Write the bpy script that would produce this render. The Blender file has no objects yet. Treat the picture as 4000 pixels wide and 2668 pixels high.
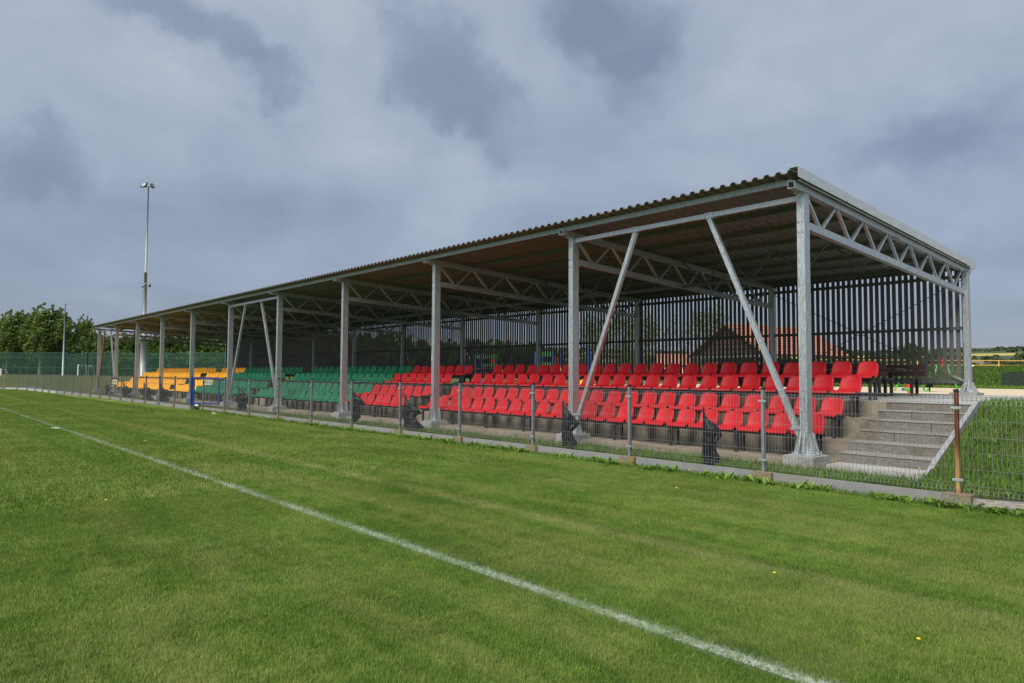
import bpy, math, random
import numpy as np
from mathutils import Vector, Matrix
R = math.radians
scene = bpy.context.scene
col = scene.collection
rnd = random.Random(7)

# ------------------------------------------------------------ camera, world, sun, exposure
YAW, PITCH, ROLL, FPX = -0.832644, 0.047867, 0.00525, 2667.15
cy, sy, cp, sp = math.cos(YAW), math.sin(YAW), math.cos(PITCH), math.sin(PITCH)
FWD = np.array([cp * sy, cp * cy, sp]); RIGHT0 = np.array([cy, -sy, 0.0]); UP0 = np.cross(RIGHT0, FWD)
cr, sr = math.cos(ROLL), math.sin(ROLL)
RIGHT = cr * RIGHT0 + sr * UP0; UP = -sr * RIGHT0 + cr * UP0
EYE = 1.6
cam_d = bpy.data.cameras.new('camera'); cam = bpy.data.objects.new('camera', cam_d); col.objects.link(cam)
m = Matrix.Identity(4)
for i in range(3):
    m[i][0] = RIGHT[i]; m[i][1] = UP[i]; m[i][2] = -FWD[i]
m[2][3] = EYE
cam.matrix_world = m
cam_d.sensor_width = 36; cam_d.lens = FPX / 4000 * 36; cam_d.clip_end = 6000; cam_d.clip_start = 0.05
scene.camera = cam

def ray(px, py):
    return FWD + RIGHT * (px - 2000) / FPX - UP * (py - 1334) / FPX
def dirn(px, py):
    d = ray(px, py); return d / np.linalg.norm(d)
def at(px, depth, z=0.0):
    "ground point seen in column px at the given distance along the view axis"
    d = ray(px, 1334); s = depth / (d @ FWD)
    return (float(d[0] * s), float(d[1] * s), z)
def zat(px, py, depth):
    d = ray(px, py); return float(EYE + d[2] * depth)

SUN_EL, SUN_AZ = R(48), R(166)      # azimuth of the sun clockwise from +Y
world = bpy.data.worlds.new('World'); scene.world = world; world.use_nodes = True
nt = world.node_tree; N = nt.nodes; L = nt.links; N.clear()
def wn(t, **k):
    n = N.new(t)
    for a, b in k.items(): setattr(n, a, b)
    return n
def wmath(op, a, b=None, c=None):
    n = wn('ShaderNodeMath', operation=op)
    for i, v in enumerate((a, b, c)):
        if v is None: continue
        if isinstance(v, (int, float)): n.inputs[i].default_value = v
        else: L.new(v, n.inputs[i])
    return n.outputs[0]
out = wn('ShaderNodeOutputWorld'); bg = wn('ShaderNodeBackground'); L.new(bg.outputs[0], out.inputs[0])
bg.inputs['Strength'].default_value = 0.1
sky = wn('ShaderNodeTexSky', sky_type='NISHITA', sun_disc=False, sun_elevation=SUN_EL, sun_rotation=SUN_AZ)
tc = wn('ShaderNodeTexCoord'); gen = tc.outputs['Generated']
sep = wn('ShaderNodeSeparateXYZ'); L.new(gen, sep.inputs[0])
# cloud layer projected on a plane overhead
zc = wmath('ADD', wmath('MAXIMUM', sep.outputs[2], 0.0), 0.16)
comb = wn('ShaderNodeCombineXYZ')
L.new(wmath('DIVIDE', sep.outputs[0], zc), comb.inputs[0]); L.new(wmath('DIVIDE', sep.outputs[1], zc), comb.inputs[1])
nz = wn('ShaderNodeTexNoise'); nz.inputs['Scale'].default_value = 1.1; nz.inputs['Detail'].default_value = 7
nz.inputs['Roughness'].default_value = 0.52; nz.inputs['Distortion'].default_value = 0.5; L.new(comb.outputs[0], nz.inputs['Vector'])
# domain warp for the hand placed cloud masses
wz = wn('ShaderNodeTexNoise'); wz.inputs['Scale'].default_value = 4.0; wz.inputs['Detail'].default_value = 6
wz.inputs['Roughness'].default_value = 0.64; L.new(gen, wz.inputs['Vector'])
wsub = wn('ShaderNodeVectorMath', operation='SUBTRACT'); L.new(wz.outputs['Color'], wsub.inputs[0]); wsub.inputs[1].default_value = (.5, .5, .5)
wsc = wn('ShaderNodeVectorMath', operation='SCALE'); L.new(wsub.outputs[0], wsc.inputs[0]); wsc.inputs['Scale'].default_value = 0.24
wadd = wn('ShaderNodeVectorMath', operation='ADD'); L.new(gen, wadd.inputs[0]); L.new(wsc.outputs[0], wadd.inputs[1])
def blob(p0, p1, width, sign):
    "soft elongated cloud mass between two directions; returns its weight"
    a, b = dirn(*p0), dirn(*p1)
    c = (a + b) / 2; c /= np.linalg.norm(c)
    e = b - a; half = np.linalg.norm(e) / 2 + width * .5; e = e - c * (e @ c); e /= np.linalg.norm(e)
    f = np.cross(c, e)
    def dot(v):
        n = wn('ShaderNodeVectorMath', operation='DOT_PRODUCT'); L.new(wadd.outputs[0], n.inputs[0]); n.inputs[1].default_value = tuple(float(x) for x in v)
        return n.outputs['Value']
    u = wmath('DIVIDE', dot(e), half); v = wmath('DIVIDE', dot(f), width)
    r2 = wmath('ADD', wmath('MULTIPLY', u, u), wmath('MULTIPLY', v, v))
    w = wmath('EXPONENT', wmath('MULTIPLY', wmath('POWER', r2, 1.25), -1.0))
    w = wmath('MULTIPLY', w, wmath('GREATER_THAN', dot(c), 0.3))
    return wmath('MULTIPLY', w, sign)
K = 1.7014
def D(x, y): return (x * K, y * K)
blobs = [
    (D(200, 10), D(420, 50), .045, -.85), (D(420, 60), D(600, 150), .055, -.95), (D(600, 150), D(690, 250), .05, -.85),
    (D(900, 110), D(1060, 230), .085, -.80), (D(1030, 220), D(1210, 290), .055, -.80), (D(880, 40), D(1110, 90), .065, -.50),
    (D(1300, 90), D(1510, 150), .075, -.85), (D(1280, 10), D(1540, 60), .08, -.65),  (D(1400, 270), D(1510, 210), .025, -.4),
    (D(-60, 350), D(170, 372), .04, -.75), (D(420, 480), D(640, 430), .05, -.40), (D(0, 520), D(250, 540), .05, -.25),
    (D(1900, 340), D(2350, 280), .045, -.60), (D(2120, 230), D(2360, 210), .05, -.3), (D(1130, 345), D(1370, 340), .03, -.3),
    (D(80, 190), D(260, 200), .06, -.28), (D(2250, 560), D(2480, 600), .07, -.22),
    (D(560, 40), D(800, 80), .07, .45), (D(1180, 130), D(1290, 230), .05, .45), (D(1570, 160), D(1720, 330), .12, .5),
    (D(950, 330), D(1150, 420), .09, .38), (D(250, 120), D(420, 230), .07, .35), (D(1900, 100), D(2200, 60), .10, .35),
    (D(700, 330), D(900, 300), .08, .3), (D(0, 60), D(150, 90), .07, .28),
]
acc = None
for b in blobs:
    w = blob(*b); acc = w if acc is None else wmath('ADD', acc, w)
base = wmath('ADD', wmath('MULTIPLY', wmath('SUBTRACT', nz.outputs['Fac'], 0.5), .62), 0.53)
mpz = wn('ShaderNodeMapping'); L.new(gen, mpz.inputs[0]); mpz.inputs['Scale'].default_value = (1, 1, 1.7)
dn = wn('ShaderNodeTexNoise'); dn.inputs['Scale'].default_value = 6.0; dn.inputs['Detail'].default_value = 8; dn.inputs['Roughness'].default_value = .6
dn.inputs['Distortion'].default_value = .35; L.new(mpz.outputs[0], dn.inputs['Vector'])
fine_ = wmath('SUBTRACT', dn.outputs['Fac'], 0.5)
dk = wn('ShaderNodeMapRange', interpolation_type='SMOOTHSTEP'); L.new(wmath('ADD', wmath('MULTIPLY', acc, -1.0), wmath('MULTIPLY', fine_, 1.7)), dk.inputs['Value'])
dk.inputs['From Min'].default_value = .08; dk.inputs['From Max'].default_value = 1.15; dk.inputs['To Min'].default_value = 0; dk.inputs['To Max'].default_value = 1
lt = wmath('MAXIMUM', acc, 0.0)
val = wmath('ADD', wmath('ADD', base, wmath('MULTIPLY', fine_, .50)), wmath('SUBTRACT', wmath('MULTIPLY', lt, .30), wmath('MULTIPLY', dk.outputs[0], .46)))
# the layer thickens towards the skyline
hz = wn('ShaderNodeMapRange'); L.new(sep.outputs[2], hz.inputs['Value']); hz.inputs['From Min'].default_value = 0.0
hz.inputs['From Max'].default_value = 0.42; hz.inputs['To Min'].default_value = -0.46; hz.inputs['To Max'].default_value = 0.0
val = wmath('ADD', val, hz.outputs[0])
ramp = wn('ShaderNodeValToRGB'); L.new(val, ramp.inputs[0]); e = ramp.color_ramp.elements
SK = 4.85
def sk(r, g, b):
    m_ = (r + g + b) / 3; k = .74; return (m_ + (r - m_) * k, m_ + (g - m_) * k, m_ + (b - m_) * k, 1)
e[0].position = 0.0; e[0].color = sk(.190, .250, .380)
e[1].position = 1.0; e[1].color = sk(.535, .595, .705)
for p_, c_ in ((.28, (.262, .335, .480)), (.50, (.345, .418, .545)), (.75, (.440, .507, .625))):
    x = e.new(p_); x.color = sk(*c_)
vs = wn('ShaderNodeVectorMath', operation='SCALE'); L.new(ramp.outputs[0], vs.inputs[0]); vs.inputs['Scale'].default_value = SK
# pale warm band low over the skyline
hb = wn('ShaderNodeMapRange', interpolation_type='SMOOTHSTEP'); L.new(sep.outputs[2], hb.inputs['Value'])
hb.inputs['From Min'].default_value = 0.015; hb.inputs['From Max'].default_value = 0.075; hb.inputs['To Min'].default_value = 0.55; hb.inputs['To Max'].default_value = 0.0
mxh = wn('ShaderNodeMix', data_type='RGBA'); L.new(hb.outputs[0], mxh.inputs['Factor']); L.new(vs.outputs[0], mxh.inputs['A'])
mxh.inputs['B'].default_value = (.295 * SK, .322 * SK, .365 * SK, 1)
mx = wn('ShaderNodeMix', data_type='RGBA'); mx.inputs['Factor'].default_value = 0.93
L.new(sky.outputs[0], mx.inputs['A']); L.new(mxh.outputs['Result'], mx.inputs['B']); L.new(mx.outputs['Result'], bg.inputs['Color'])

sun_d = bpy.data.lights.new('sun', 'SUN'); sun_o = bpy.data.objects.new('sun', sun_d); col.objects.link(sun_o)
sun_d.energy = 2.4; sun_d.angle = R(38); sun_d.color = (1.0, .95, .87)
sd = Vector((math.sin(SUN_AZ) * math.cos(SUN_EL), math.cos(SUN_AZ) * math.cos(SUN_EL), math.sin(SUN_EL)))
sun_o.rotation_euler = sd.to_track_quat('Z', 'Y').to_euler(); sun_o.location = (0, -20, 40)
scene.view_settings.view_transform = 'Standard'; scene.view_settings.look = 'None'
scene.view_settings.exposure = 1.1; scene.view_settings.gamma = 1; scene.view_settings.use_curve_mapping = False
scene.cycles.max_bounces = 6; scene.cycles.diffuse_bounces = 3

# ------------------------------------------------------------ materials
class MT:
    "small helper around a node material"
    def __init__(s, name):
        s.m = bpy.data.materials.new(name); s.m.use_nodes = True; s.nt = s.m.node_tree; s.N = s.nt.nodes; s.L = s.nt.links
        s.b = s.N['Principled BSDF']; s.geo = s.N.new('ShaderNodeNewGeometry')
    def pos(s, scale=(1, 1, 1), local=False):
        n = s.N.new('ShaderNodeMapping')
        if local: src = s.N.new('ShaderNodeTexCoord').outputs['Object']
        else: src = s.geo.outputs['Position']
        s.L.new(src, n.inputs[0]); n.inputs['Scale'].default_value = scale; return n.outputs[0]
    def noise(s, scale, detail=4, rough=.55, vec=None, dist=0):
        n = s.N.new('ShaderNodeTexNoise'); n.inputs['Scale'].default_value = scale; n.inputs['Detail'].default_value = detail
        n.inputs['Roughness'].default_value = rough; n.inputs['Distortion'].default_value = dist
        s.L.new(vec if vec is not None else s.geo.outputs['Position'], n.inputs['Vector']); return n.outputs['Fac']
    def ramp(s, fac, stops):
        n = s.N.new('ShaderNodeValToRGB'); s.L.new(fac, n.inputs[0]); el = n.color_ramp.elements
        while len(el) < len(stops): el.new(.5)
        for q, (p, c) in zip(el, stops):
            q.position = p; q.color = (*c, 1) if len(c) == 3 else c
        return n.outputs[0]
    def mix(s, f, a, b, mode='MIX'):
        n = s.N.new('ShaderNodeMix'); n.data_type = 'RGBA'; n.blend_type = mode
        for k, v in (('Factor', f), ('A', a), ('B', b)):
            if isinstance(v, (int, float)): n.inputs[k].default_value = v
            elif isinstance(v, tuple): n.inputs[k].default_value = (*v, 1)
            else: s.L.new(v, n.inputs[k])
        return n.outputs['Result']
    def math(s, op, a, b=None):
        n = s.N.new('ShaderNodeMath'); n.operation = op
        for i, v in enumerate((a, b)):
            if v is None: continue
            if isinstance(v, (int, float)): n.inputs[i].default_value = v
            else: s.L.new(v, n.inputs[i])
        return n.outputs[0]
    def remap(s, v, a, b, c=0., d=1.):
        n = s.N.new('ShaderNodeMapRange'); s.L.new(v, n.inputs['Value'])
        for k, x in (('From Min', a), ('From Max', b), ('To Min', c), ('To Max', d)): n.inputs[k].default_value = x
        return n.outputs[0]
    def xyz(s):
        n = s.N.new('ShaderNodeSeparateXYZ'); s.L.new(s.geo.outputs['Position'], n.inputs[0]); return n.outputs
    def objrand(s):
        return s.N.new('ShaderNodeObjectInfo').outputs['Random']
    def color(s, c):
        if isinstance(c, tuple): s.b.inputs['Base Color'].default_value = (*c, 1)
        else: s.L.new(c, s.b.inputs['Base Color'])
        return s
    def set(s, rough=None, metal=None, spec=None):
        if rough is not None:
            if isinstance(rough, (int, float)): s.b.inputs['Roughness'].default_value = rough
            else: s.L.new(rough, s.b.inputs['Roughness'])
        if metal is not None: s.b.inputs['Metallic'].default_value = metal
        if spec is not None: s.b.inputs['Specular IOR Level'].default_value = spec
        return s
    def bump(s, h, strength=.3, dist=.02):
        n = s.N.new('ShaderNodeBump'); n.inputs['Strength'].default_value = strength; n.inputs['Distance'].default_value = dist
        s.L.new(h, n.inputs['Height']); s.L.new(n.outputs[0], s.b.inputs['Normal']); return s

def mottled(name, c1, c2, scale, rough=.8, metal=0, bump=0, bscale=None, detail=5, spec=None, vscale=None, lo=.3, hi=.7, local=False):
    t = MT(name); v = t.pos(vscale, local) if vscale else (t.pos((1, 1, 1), True) if local else None)
    f = t.noise(scale, detail, .6, v)
    t.color(t.ramp(f, [(lo, c1), (hi, c2)])).set(rough, metal, spec)
    if bump: t.bump(t.noise(bscale or scale * 3, 5, .6, v), bump, .01)
    return t.m
M = {}
def grass_base(t, dark, mid, light):
    v = t.pos((.55, 1, 1))
    big = t.noise(.55, 5, .62, v); fine = t.noise(7.0, 5, .6, t.pos((.7, 1, 1))); tiny = t.noise(60, 3, .6)
    f = t.math('ADD', t.math('MULTIPLY', big, .34), t.math('ADD', t.math('MULTIPLY', fine, .48), t.math('MULTIPLY', tiny, .18)))
    return t.ramp(f, [(.36, dark), (.50, mid), (.64, light)]), f, fine, tiny
def add_pitch_marks(t, c, blades):
    x, y, z = t.xyz()
    warp = t.noise(9, 3, .6); warp2 = t.noise(.9, 3)
    yy = t.math('ADD', y, t.math('MULTIPLY', t.math('SUBTRACT', warp, .5), .05))
    # old worn line a little nearer the stand: dry pale grass
    d2 = t.math('ABSOLUTE', t.math('SUBTRACT', t.math('ADD', yy, t.math('MULTIPLY', t.math('SUBTRACT', warp2, .5), .25)), 5.45))
    w2 = t.math('MULTIPLY', t.remap(d2, .02, .24, .8, 0.), t.remap(warp2, .36, .58, .3, 1.))
    c = t.mix(w2, c, (.32, .33, .13))
    d3 = t.math('ABSOLUTE', t.math('SUBTRACT', yy, 7.35)); w3 = t.math('MULTIPLY', t.remap(d3, .05, .3, .3, 0.), t.remap(warp2, .45, .62, 0., 1.))
    c = t.mix(w3, c, (.26, .29, .10))
    # dry thatch patches
    pat = t.noise(.8, 5, .65, t.pos((.5, 1, 1)), .6)
    c = t.mix(t.remap(pat, .52, .68, 0., .60), c, (.25, .27, .090))
    sm = t.noise(2.3, 6, .68, t.pos((.75, 1.1, 1)), .8)
    c = t.mix(t.remap(sm, .51, .66, 0., .55), c, (.265, .310, .080))
    c = t.mix(t.remap(sm, .46, .34, 0., .45), c, (.048, .105, .012))
    bd = t.noise(1.0, 5, .6, t.pos((.07, 1.5, 1)), .25)
    c = t.mix(t.remap(bd, .48, .66, 0., .55), c, (.255, .275, .085))
    c = t.mix(t.remap(bd, .45, .33, 0., .22), c, (.060, .115, .020))
    pn = t.noise(1.6, 4, .6, t.pos((1, 1, 1)), .3)
    c = t.mix(t.remap(pn, .58, .74, 0., .3), c, (.060, .150, .050))
    # touchline and halfway line: sprayed paint
    wear = t.remap(t.noise(28, 4, .7), .36, .56, 0., 1.); wear3 = t.remap(t.noise(1.1, 4, .65), .36, .62, .30, .95)
    d1 = t.math('ABSOLUTE', t.math('SUBTRACT', yy, 3.62)); w1 = t.remap(d1, .02, .10, 1., 0.)
    hx = t.math('ABSOLUTE', t.math('SUBTRACT', x, -23.1)); wh = t.math('MULTIPLY', t.remap(hx, .03, .07, .45, 0.), t.math('LESS_THAN', y, 3.6))
    w = t.math('MULTIPLY', t.math('MAXIMUM', w1, wh), t.math('MULTIPLY', wear, wear3))
    w = t.math('MULTIPLY', w, .78 if blades else .65)
    return t.mix(w, c, (.52, .57, .52))
t = MT('pitch_turf'); c, f, fine, tiny = grass_base(t, (.045, .095, .010), (.085, .150, .016), (.155, .212, .032))
t.color(add_pitch_marks(t, c, False)).set(.85, 0, .15).bump(t.noise(90, 3, .7, t.pos((1, 1, 1))), .9, .03); M['turf'] = t.m
t = MT('grass_blade'); c, f, fine, tiny = grass_base(t, (.048, .124, .012), (.100, .205, .019), (.215, .320, .050))
gx = t.N.new('ShaderNodeTexCoord'); rn = t.noise(220, 1, .5)
c = t.mix(t.remap(rn, .38, .66, 0., .65), c, (.26, .34, .09))
t.color(add_pitch_marks(t, c, True)).set(.7, 0, .16)
tr = t.N.new('ShaderNodeBsdfTranslucent'); tr.inputs[0].default_value = (.14, .22, .03, 1); mxs = t.N.new('ShaderNodeMixShader'); mxs.inputs[0].default_value = .25
t.L.new(t.b.outputs[0], mxs.inputs[1]); t.L.new(tr.outputs[0], mxs.inputs[2]); t.L.new(mxs.outputs[0], t.N['Material Output'].inputs[0]); M['blade'] = t.m
t = MT('rough_grass'); c, f, fine, tiny = grass_base(t, (.055, .075, .020), (.085, .105, .030), (.14, .145, .055))
x, y, z = t.xyz(); c = t.mix(t.remap(t.noise(2.2, 5, .65), .57, .70, 0., .8), c, (.13, .105, .07))
t.color(c).set(.9, 0, .1).bump(t.noise(30, 4, .7), 1., .05); M['rough'] = t.m
t = MT('meadow'); c = t.ramp(t.noise(1.1, 6, .7, t.pos((1, 1, .4))), [(.3, (.035, .070, .010)), (.52, (.065, .115, .016)), (.72, (.12, .17, .035))])
t.color(c).set(.9, 0, .1).bump(t.noise(6, 5, .7, t.pos((1, 1, .3))), 1., .15); M['meadow'] = t.m
def leafmat(name, c1, c2, c3, trans=(.12, .2, .03)):
    t = MT(name); f = t.noise(1.3, 4, .6); g = t.noise(14, 2, .5)
    f = t.math('ADD', t.math('MULTIPLY', f, .6), t.math('MULTIPLY', g, .4))
    t.color(t.ramp(f, [(.36, c1), (.5, c2), (.64, c3)])).set(.6, 0, .3)
    tr = t.N.new('ShaderNodeBsdfTranslucent'); tr.inputs[0].default_value = (*trans, 1); mxs = t.N.new('ShaderNodeMixShader'); mxs.inputs[0].default_value = .3
    t.L.new(t.b.outputs[0], mxs.inputs[1]); t.L.new(tr.outputs[0], mxs.inputs[2]); t.L.new(mxs.outputs[0], t.N['Material Output'].inputs[0]); return t.m
M['tallblade'] = leafmat('tall_grass_blade', (.065, .14, .016), (.115, .22, .025), (.20, .31, .055))
M['leaf_a'] = leafmat('leaf_poplar', (.065, .108, .025), (.115, .165, .038), (.19, .24, .07), (.16, .26, .05))
M['leaf_b'] = leafmat('leaf_dark', (.032, .065, .014), (.058, .105, .020), (.10, .155, .035))
M['leaf_c'] = leafmat('leaf_birch', (.09, .12, .03), (.14, .18, .05), (.22, .25, .09))
M['weed'] = leafmat('weed_leaf', (.09, .19, .02), (.16, .29, .035), (.25, .38, .07))
M['bark'] = mottled('bark', (.10, .085, .07), (.28, .25, .22), 9, .9, bump=.6, vscale=(3, 3, .7))
M['flower'] = MT('dandelion_yellow').color((.85, .62, .02)).set(.6).m

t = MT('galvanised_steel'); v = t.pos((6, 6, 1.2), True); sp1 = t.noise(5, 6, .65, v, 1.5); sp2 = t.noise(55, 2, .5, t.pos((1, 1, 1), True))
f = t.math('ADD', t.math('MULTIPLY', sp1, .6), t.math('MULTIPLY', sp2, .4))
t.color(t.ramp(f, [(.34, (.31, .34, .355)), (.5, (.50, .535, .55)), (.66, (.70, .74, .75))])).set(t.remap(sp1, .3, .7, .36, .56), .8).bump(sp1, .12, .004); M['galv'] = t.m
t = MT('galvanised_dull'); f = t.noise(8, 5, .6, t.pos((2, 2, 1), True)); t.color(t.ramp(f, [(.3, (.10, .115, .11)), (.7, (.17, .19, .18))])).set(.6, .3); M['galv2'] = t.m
t = MT('roof_sheet'); f = t.noise(3, 6, .65, t.pos((3, .5, 1))); t.color(t.ramp(f, [(.3, (.135, .132, .116)), (.7, (.205, .198, .172))])).set(.65, .1).bump(f, .05, .005); M['sheet'] = t.m
t = MT('flashing_steel'); f = t.noise(4, 5, .6, t.pos((3, .8, 3))); t.color(t.ramp(f, [(.3, (.52, .55, .555)), (.7, (.62, .65, .655))])).set(.5, .35); M['flash'] = t.m
t = MT('slat_paint'); f = t.noise(14, 5, .6, t.pos((4, 4, .4), True)); r_ = t.objrand()
t.color(t.mix(t.remap(r_, 0, 1, 0, .5), t.ramp(f, [(.3, (.115, .110, .104)), (.7, (.165, .158, .150))]), (.135, .130, .125))).set(.7); M['slat'] = t.m
M['rail_wood'] = mottled('rail_grey', (.085, .095, .090), (.15, .165, .155), 7, .7, .2, vscale=(.6, 6, 6))
def plastic(name, c, c2, rough=.40):
    t = MT(name); f = t.noise(6, 4, .6, t.pos((1, 1, 1), True)); r = t.objrand()
    cc = t.mix(t.remap(r, 0, 1, 0, .55), c, c2); cc = t.mix(t.remap(f, .5, .75, 0, .18), cc, (c2[0] * .8 + .05, c2[1] * .8 + .05, c2[2] * .8 + .05))
    t.color(cc).set(t.remap(f, .3, .7, rough, rough + .16), 0, .25); return t.m
M['red'] = plastic('red_plastic', (.40, .008, .014), (.46, .016, .022))
M['green'] = plastic('green_plastic', (.007, .118, .056), (.012, .15, .074))
M['yellow'] = plastic('yellow_plastic', (.80, .36, .012), (.84, .42, .03))
M['black_steel'] = mottled('dark_grey_steel', (.022, .024, .026), (.045, .048, .05), 12, .5, .3)
def concrete(name, c1, c2, stain, sc=2.5, bump=.4):
    t = MT(name); f = t.noise(sc, 6, .65); g = t.noise(45, 3, .6)
    c = t.ramp(t.math('ADD', t.math('MULTIPLY', f, .65), t.math('MULTIPLY', g, .35)), [(.34, c1), (.66, c2)])
    st = t.noise(1.2, 5, .7, t.pos((1, 1, 2.2)), .8); c = t.mix(t.remap(st, .50, .68, 0, .8), c, stain)
    t.color(c).set(.9, 0, .2).bump(g, bump, .006); return t.m
M['conc_tan'] = concrete('terrace_concrete', (.17, .145, .11), (.30, .265, .21), (.105, .085, .06))
M['conc_stair'] = concrete('stair_concrete', (.20, .195, .18), (.29, .285, .265), (.15, .14, .12), 6)
t = MT('bush_hammered_block'); f = t.noise(16, 5, .7, t.pos((1, 1, 2.2)), 1.2); g = t.noise(60, 3, .6)
t.color(t.mix(t.remap(t.noise(2.6, 5, .7), .50, .66, 0, .65), t.ramp(f, [(.3, (.095, .088, .074)), (.5, (.165, .155, .135)), (.7, (.25, .24, .21))]), (.085, .068, .045))).set(.95).bump(t.math('ADD', f, t.math('MULTIPLY', g, .3)), .7, .02); M['block_face'] = t.m
M['conc_grey'] = concrete('fence_board_concrete', (.17, .175, .18), (.25, .255, .26), (.20, .18, .15), 1.2, .15)
M['conc_light'] = concrete('light_concrete', (.30, .30, .29), (.42, .42, .40), (.26, .25, .225), 3, .2)
M['kerb'] = concrete('kerb_concrete', (.22, .23, .24), (.30, .31, .32), (.27, .27, .27), 3, .2)
t = MT('mossy_block'); f = t.noise(7, 6, .7); g = t.noise(40, 3, .6); x, y, z = t.xyz()
t.color(t.mix(t.remap(f, .42, .62, 0, .8), t.ramp(g, [(.3, (.10, .095, .08)), (.7, (.24, .22, .18))]), (.21, .135, .012))).set(.95).bump(g, .6, .01); M['mossy'] = t.m
t = MT('old_concrete_log'); f = t.noise(3.5, 6, .7, t.pos((.8, 4, 5)), 2.2); t.color(t.ramp(f, [(.33, (.10, .09, .08)), (.5, (.27, .25, .215)), (.7, (.36, .34, .30))])).set(.9).bump(f, .8, .03); M['log'] = t.m
M['plinth'] = concrete('footing_concrete', (.24, .24, .23), (.40, .40, .38), (.19, .18, .165), 7, .5)
M['dirt'] = concrete('bare_dirt', (.13, .105, .08), (.24, .20, .15), (.09, .075, .055), 4, .8)
M['sand'] = concrete('playground_sand', (.50, .41, .28), (.60, .50, .35), (.42, .35, .25), 1.5, .3)
M['wire'] = mottled('galvanised_wire', (.13, .14, .145), (.21, .225, .23), 9, .5, .3)
M['post'] = mottled('fence_post_steel', (.19, .215, .23), (.30, .33, .345), 6, .45, .45, vscale=(3, 3, 1), local=True)
t = MT('rusty_steel'); f = t.noise(9, 6, .7, t.pos((5, 5, .7), True)); x, y, z = t.xyz()
lo = t.ramp(t.noise(22, 4, .6, t.pos((1, 1, .3))), [(.3, (.22, .09, .025)), (.6, (.40, .26, .12))]); hi = t.ramp(f, [(.35, (.045, .014, .007)), (.55, (.115, .036, .011)), (.7, (.22, .075, .022))])
k = t.remap(t.math('ADD', z, t.math('MULTIPLY', t.math('SUBTRACT', f, .5), .5)), .50, .78, 0, 1); t.color(t.mix(k, lo, hi)).set(.8, .1).bump(f, .4, .004); M['rust'] = t.m
M['black_plastic'] = MT('black_plastic').color((.012, .013, .014)).set(.5).m
t = MT('bag_film'); f = t.noise(9, 5, .7, t.pos((1, 1, .35), True)); t.color(t.ramp(f, [(.3, (.006, .007, .009)), (.7, (.020, .022, .026))])).set(.25, 0, .5).bump(f, .9, .05); M['bag'] = t.m
M['blue_steel'] = mottled('blue_painted_steel', (.012, .035, .17), (.02, .055, .25), 8, .4)
M['brown_wood'] = mottled('dark_brown_wood', (.022, .013, .010), (.055, .030, .024), 9, .55, vscale=(1, 6, 6), bump=.2)
M['bright_wood'] = mottled('bare_timber', (.20, .12, .05), (.32, .21, .10), 5, .7, vscale=(4, 4, .6))
M['white_metal'] = mottled('pale_grey_pole', (.24, .26, .275), (.33, .35, .365), 3, .5, .2)
M['dark_metal'] = MT('dark_metal').color((.02, .021, .023)).set(.4, .3).m
M['glass'] = MT('lamp_glass').color((.42, .46, .40)).set(.12, 0, .8).m
M['net'] = MT('green_net').color((.012, .085, .055)).set(.8).m
M['netpost'] = MT('green_post').color((.03, .095, .055)).set(.5).m
M['white'] = MT('white_paint').color((.75, .76, .76)).set(.5).m
M['cream'] = MT('cream_paint').color((.72, .70, .50)).set(.6).m
M['sign_black'] = MT('sign_black').color((.012, .016, .028)).set(.45).m
M['sign_green'] = MT('sign_green').color((.012, .11, .045)).set(.4).m
M['amber'] = MT('amber_paint').color((.72, .42, .09)).set(.5).m
M['lime'] = MT('lime_paint').color((.08, .36, .045)).set(.4).m
M['toy_green'] = MT('toy_green').color((.05, .24, .05)).set(.5).m
M['toy_red'] = MT('toy_red').color((.60, .035, .02)).set(.4).m
M['toy_blue'] = MT('toy_blue').color((.03, .10, .45)).set(.4).m
M['tile'] = mottled('clay_tile', (.30, .11, .075), (.42, .18, .125), 5, .75)
M['gable'] = mottled('brown_boards', (.045, .028, .018), (.10, .065, .04), 4, .8, vscale=(1, 1, 8))
M['cream_wall'] = mottled('cream_render', (.50, .43, .30), (.58, .50, .36), 3, .85)
M['wire_dark'] = MT('dark_coated_wire').color((.02, .035, .03)).set(.5).m
M['f_green'] = mottled('field_green', (.035, .060, .022), (.055, .085, .032), .02, .95)
M['f_dark'] = mottled('field_scrub', (.030, .045, .020), (.060, .070, .035), .06, .95)
M['f_tan'] = mottled('field_bare', (.16, .13, .09), (.21, .17, .12), .03, .95)
M['f_rape'] = mottled('field_rape', (.34, .29, .05), (.42, .36, .08), .05, .95)

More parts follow.
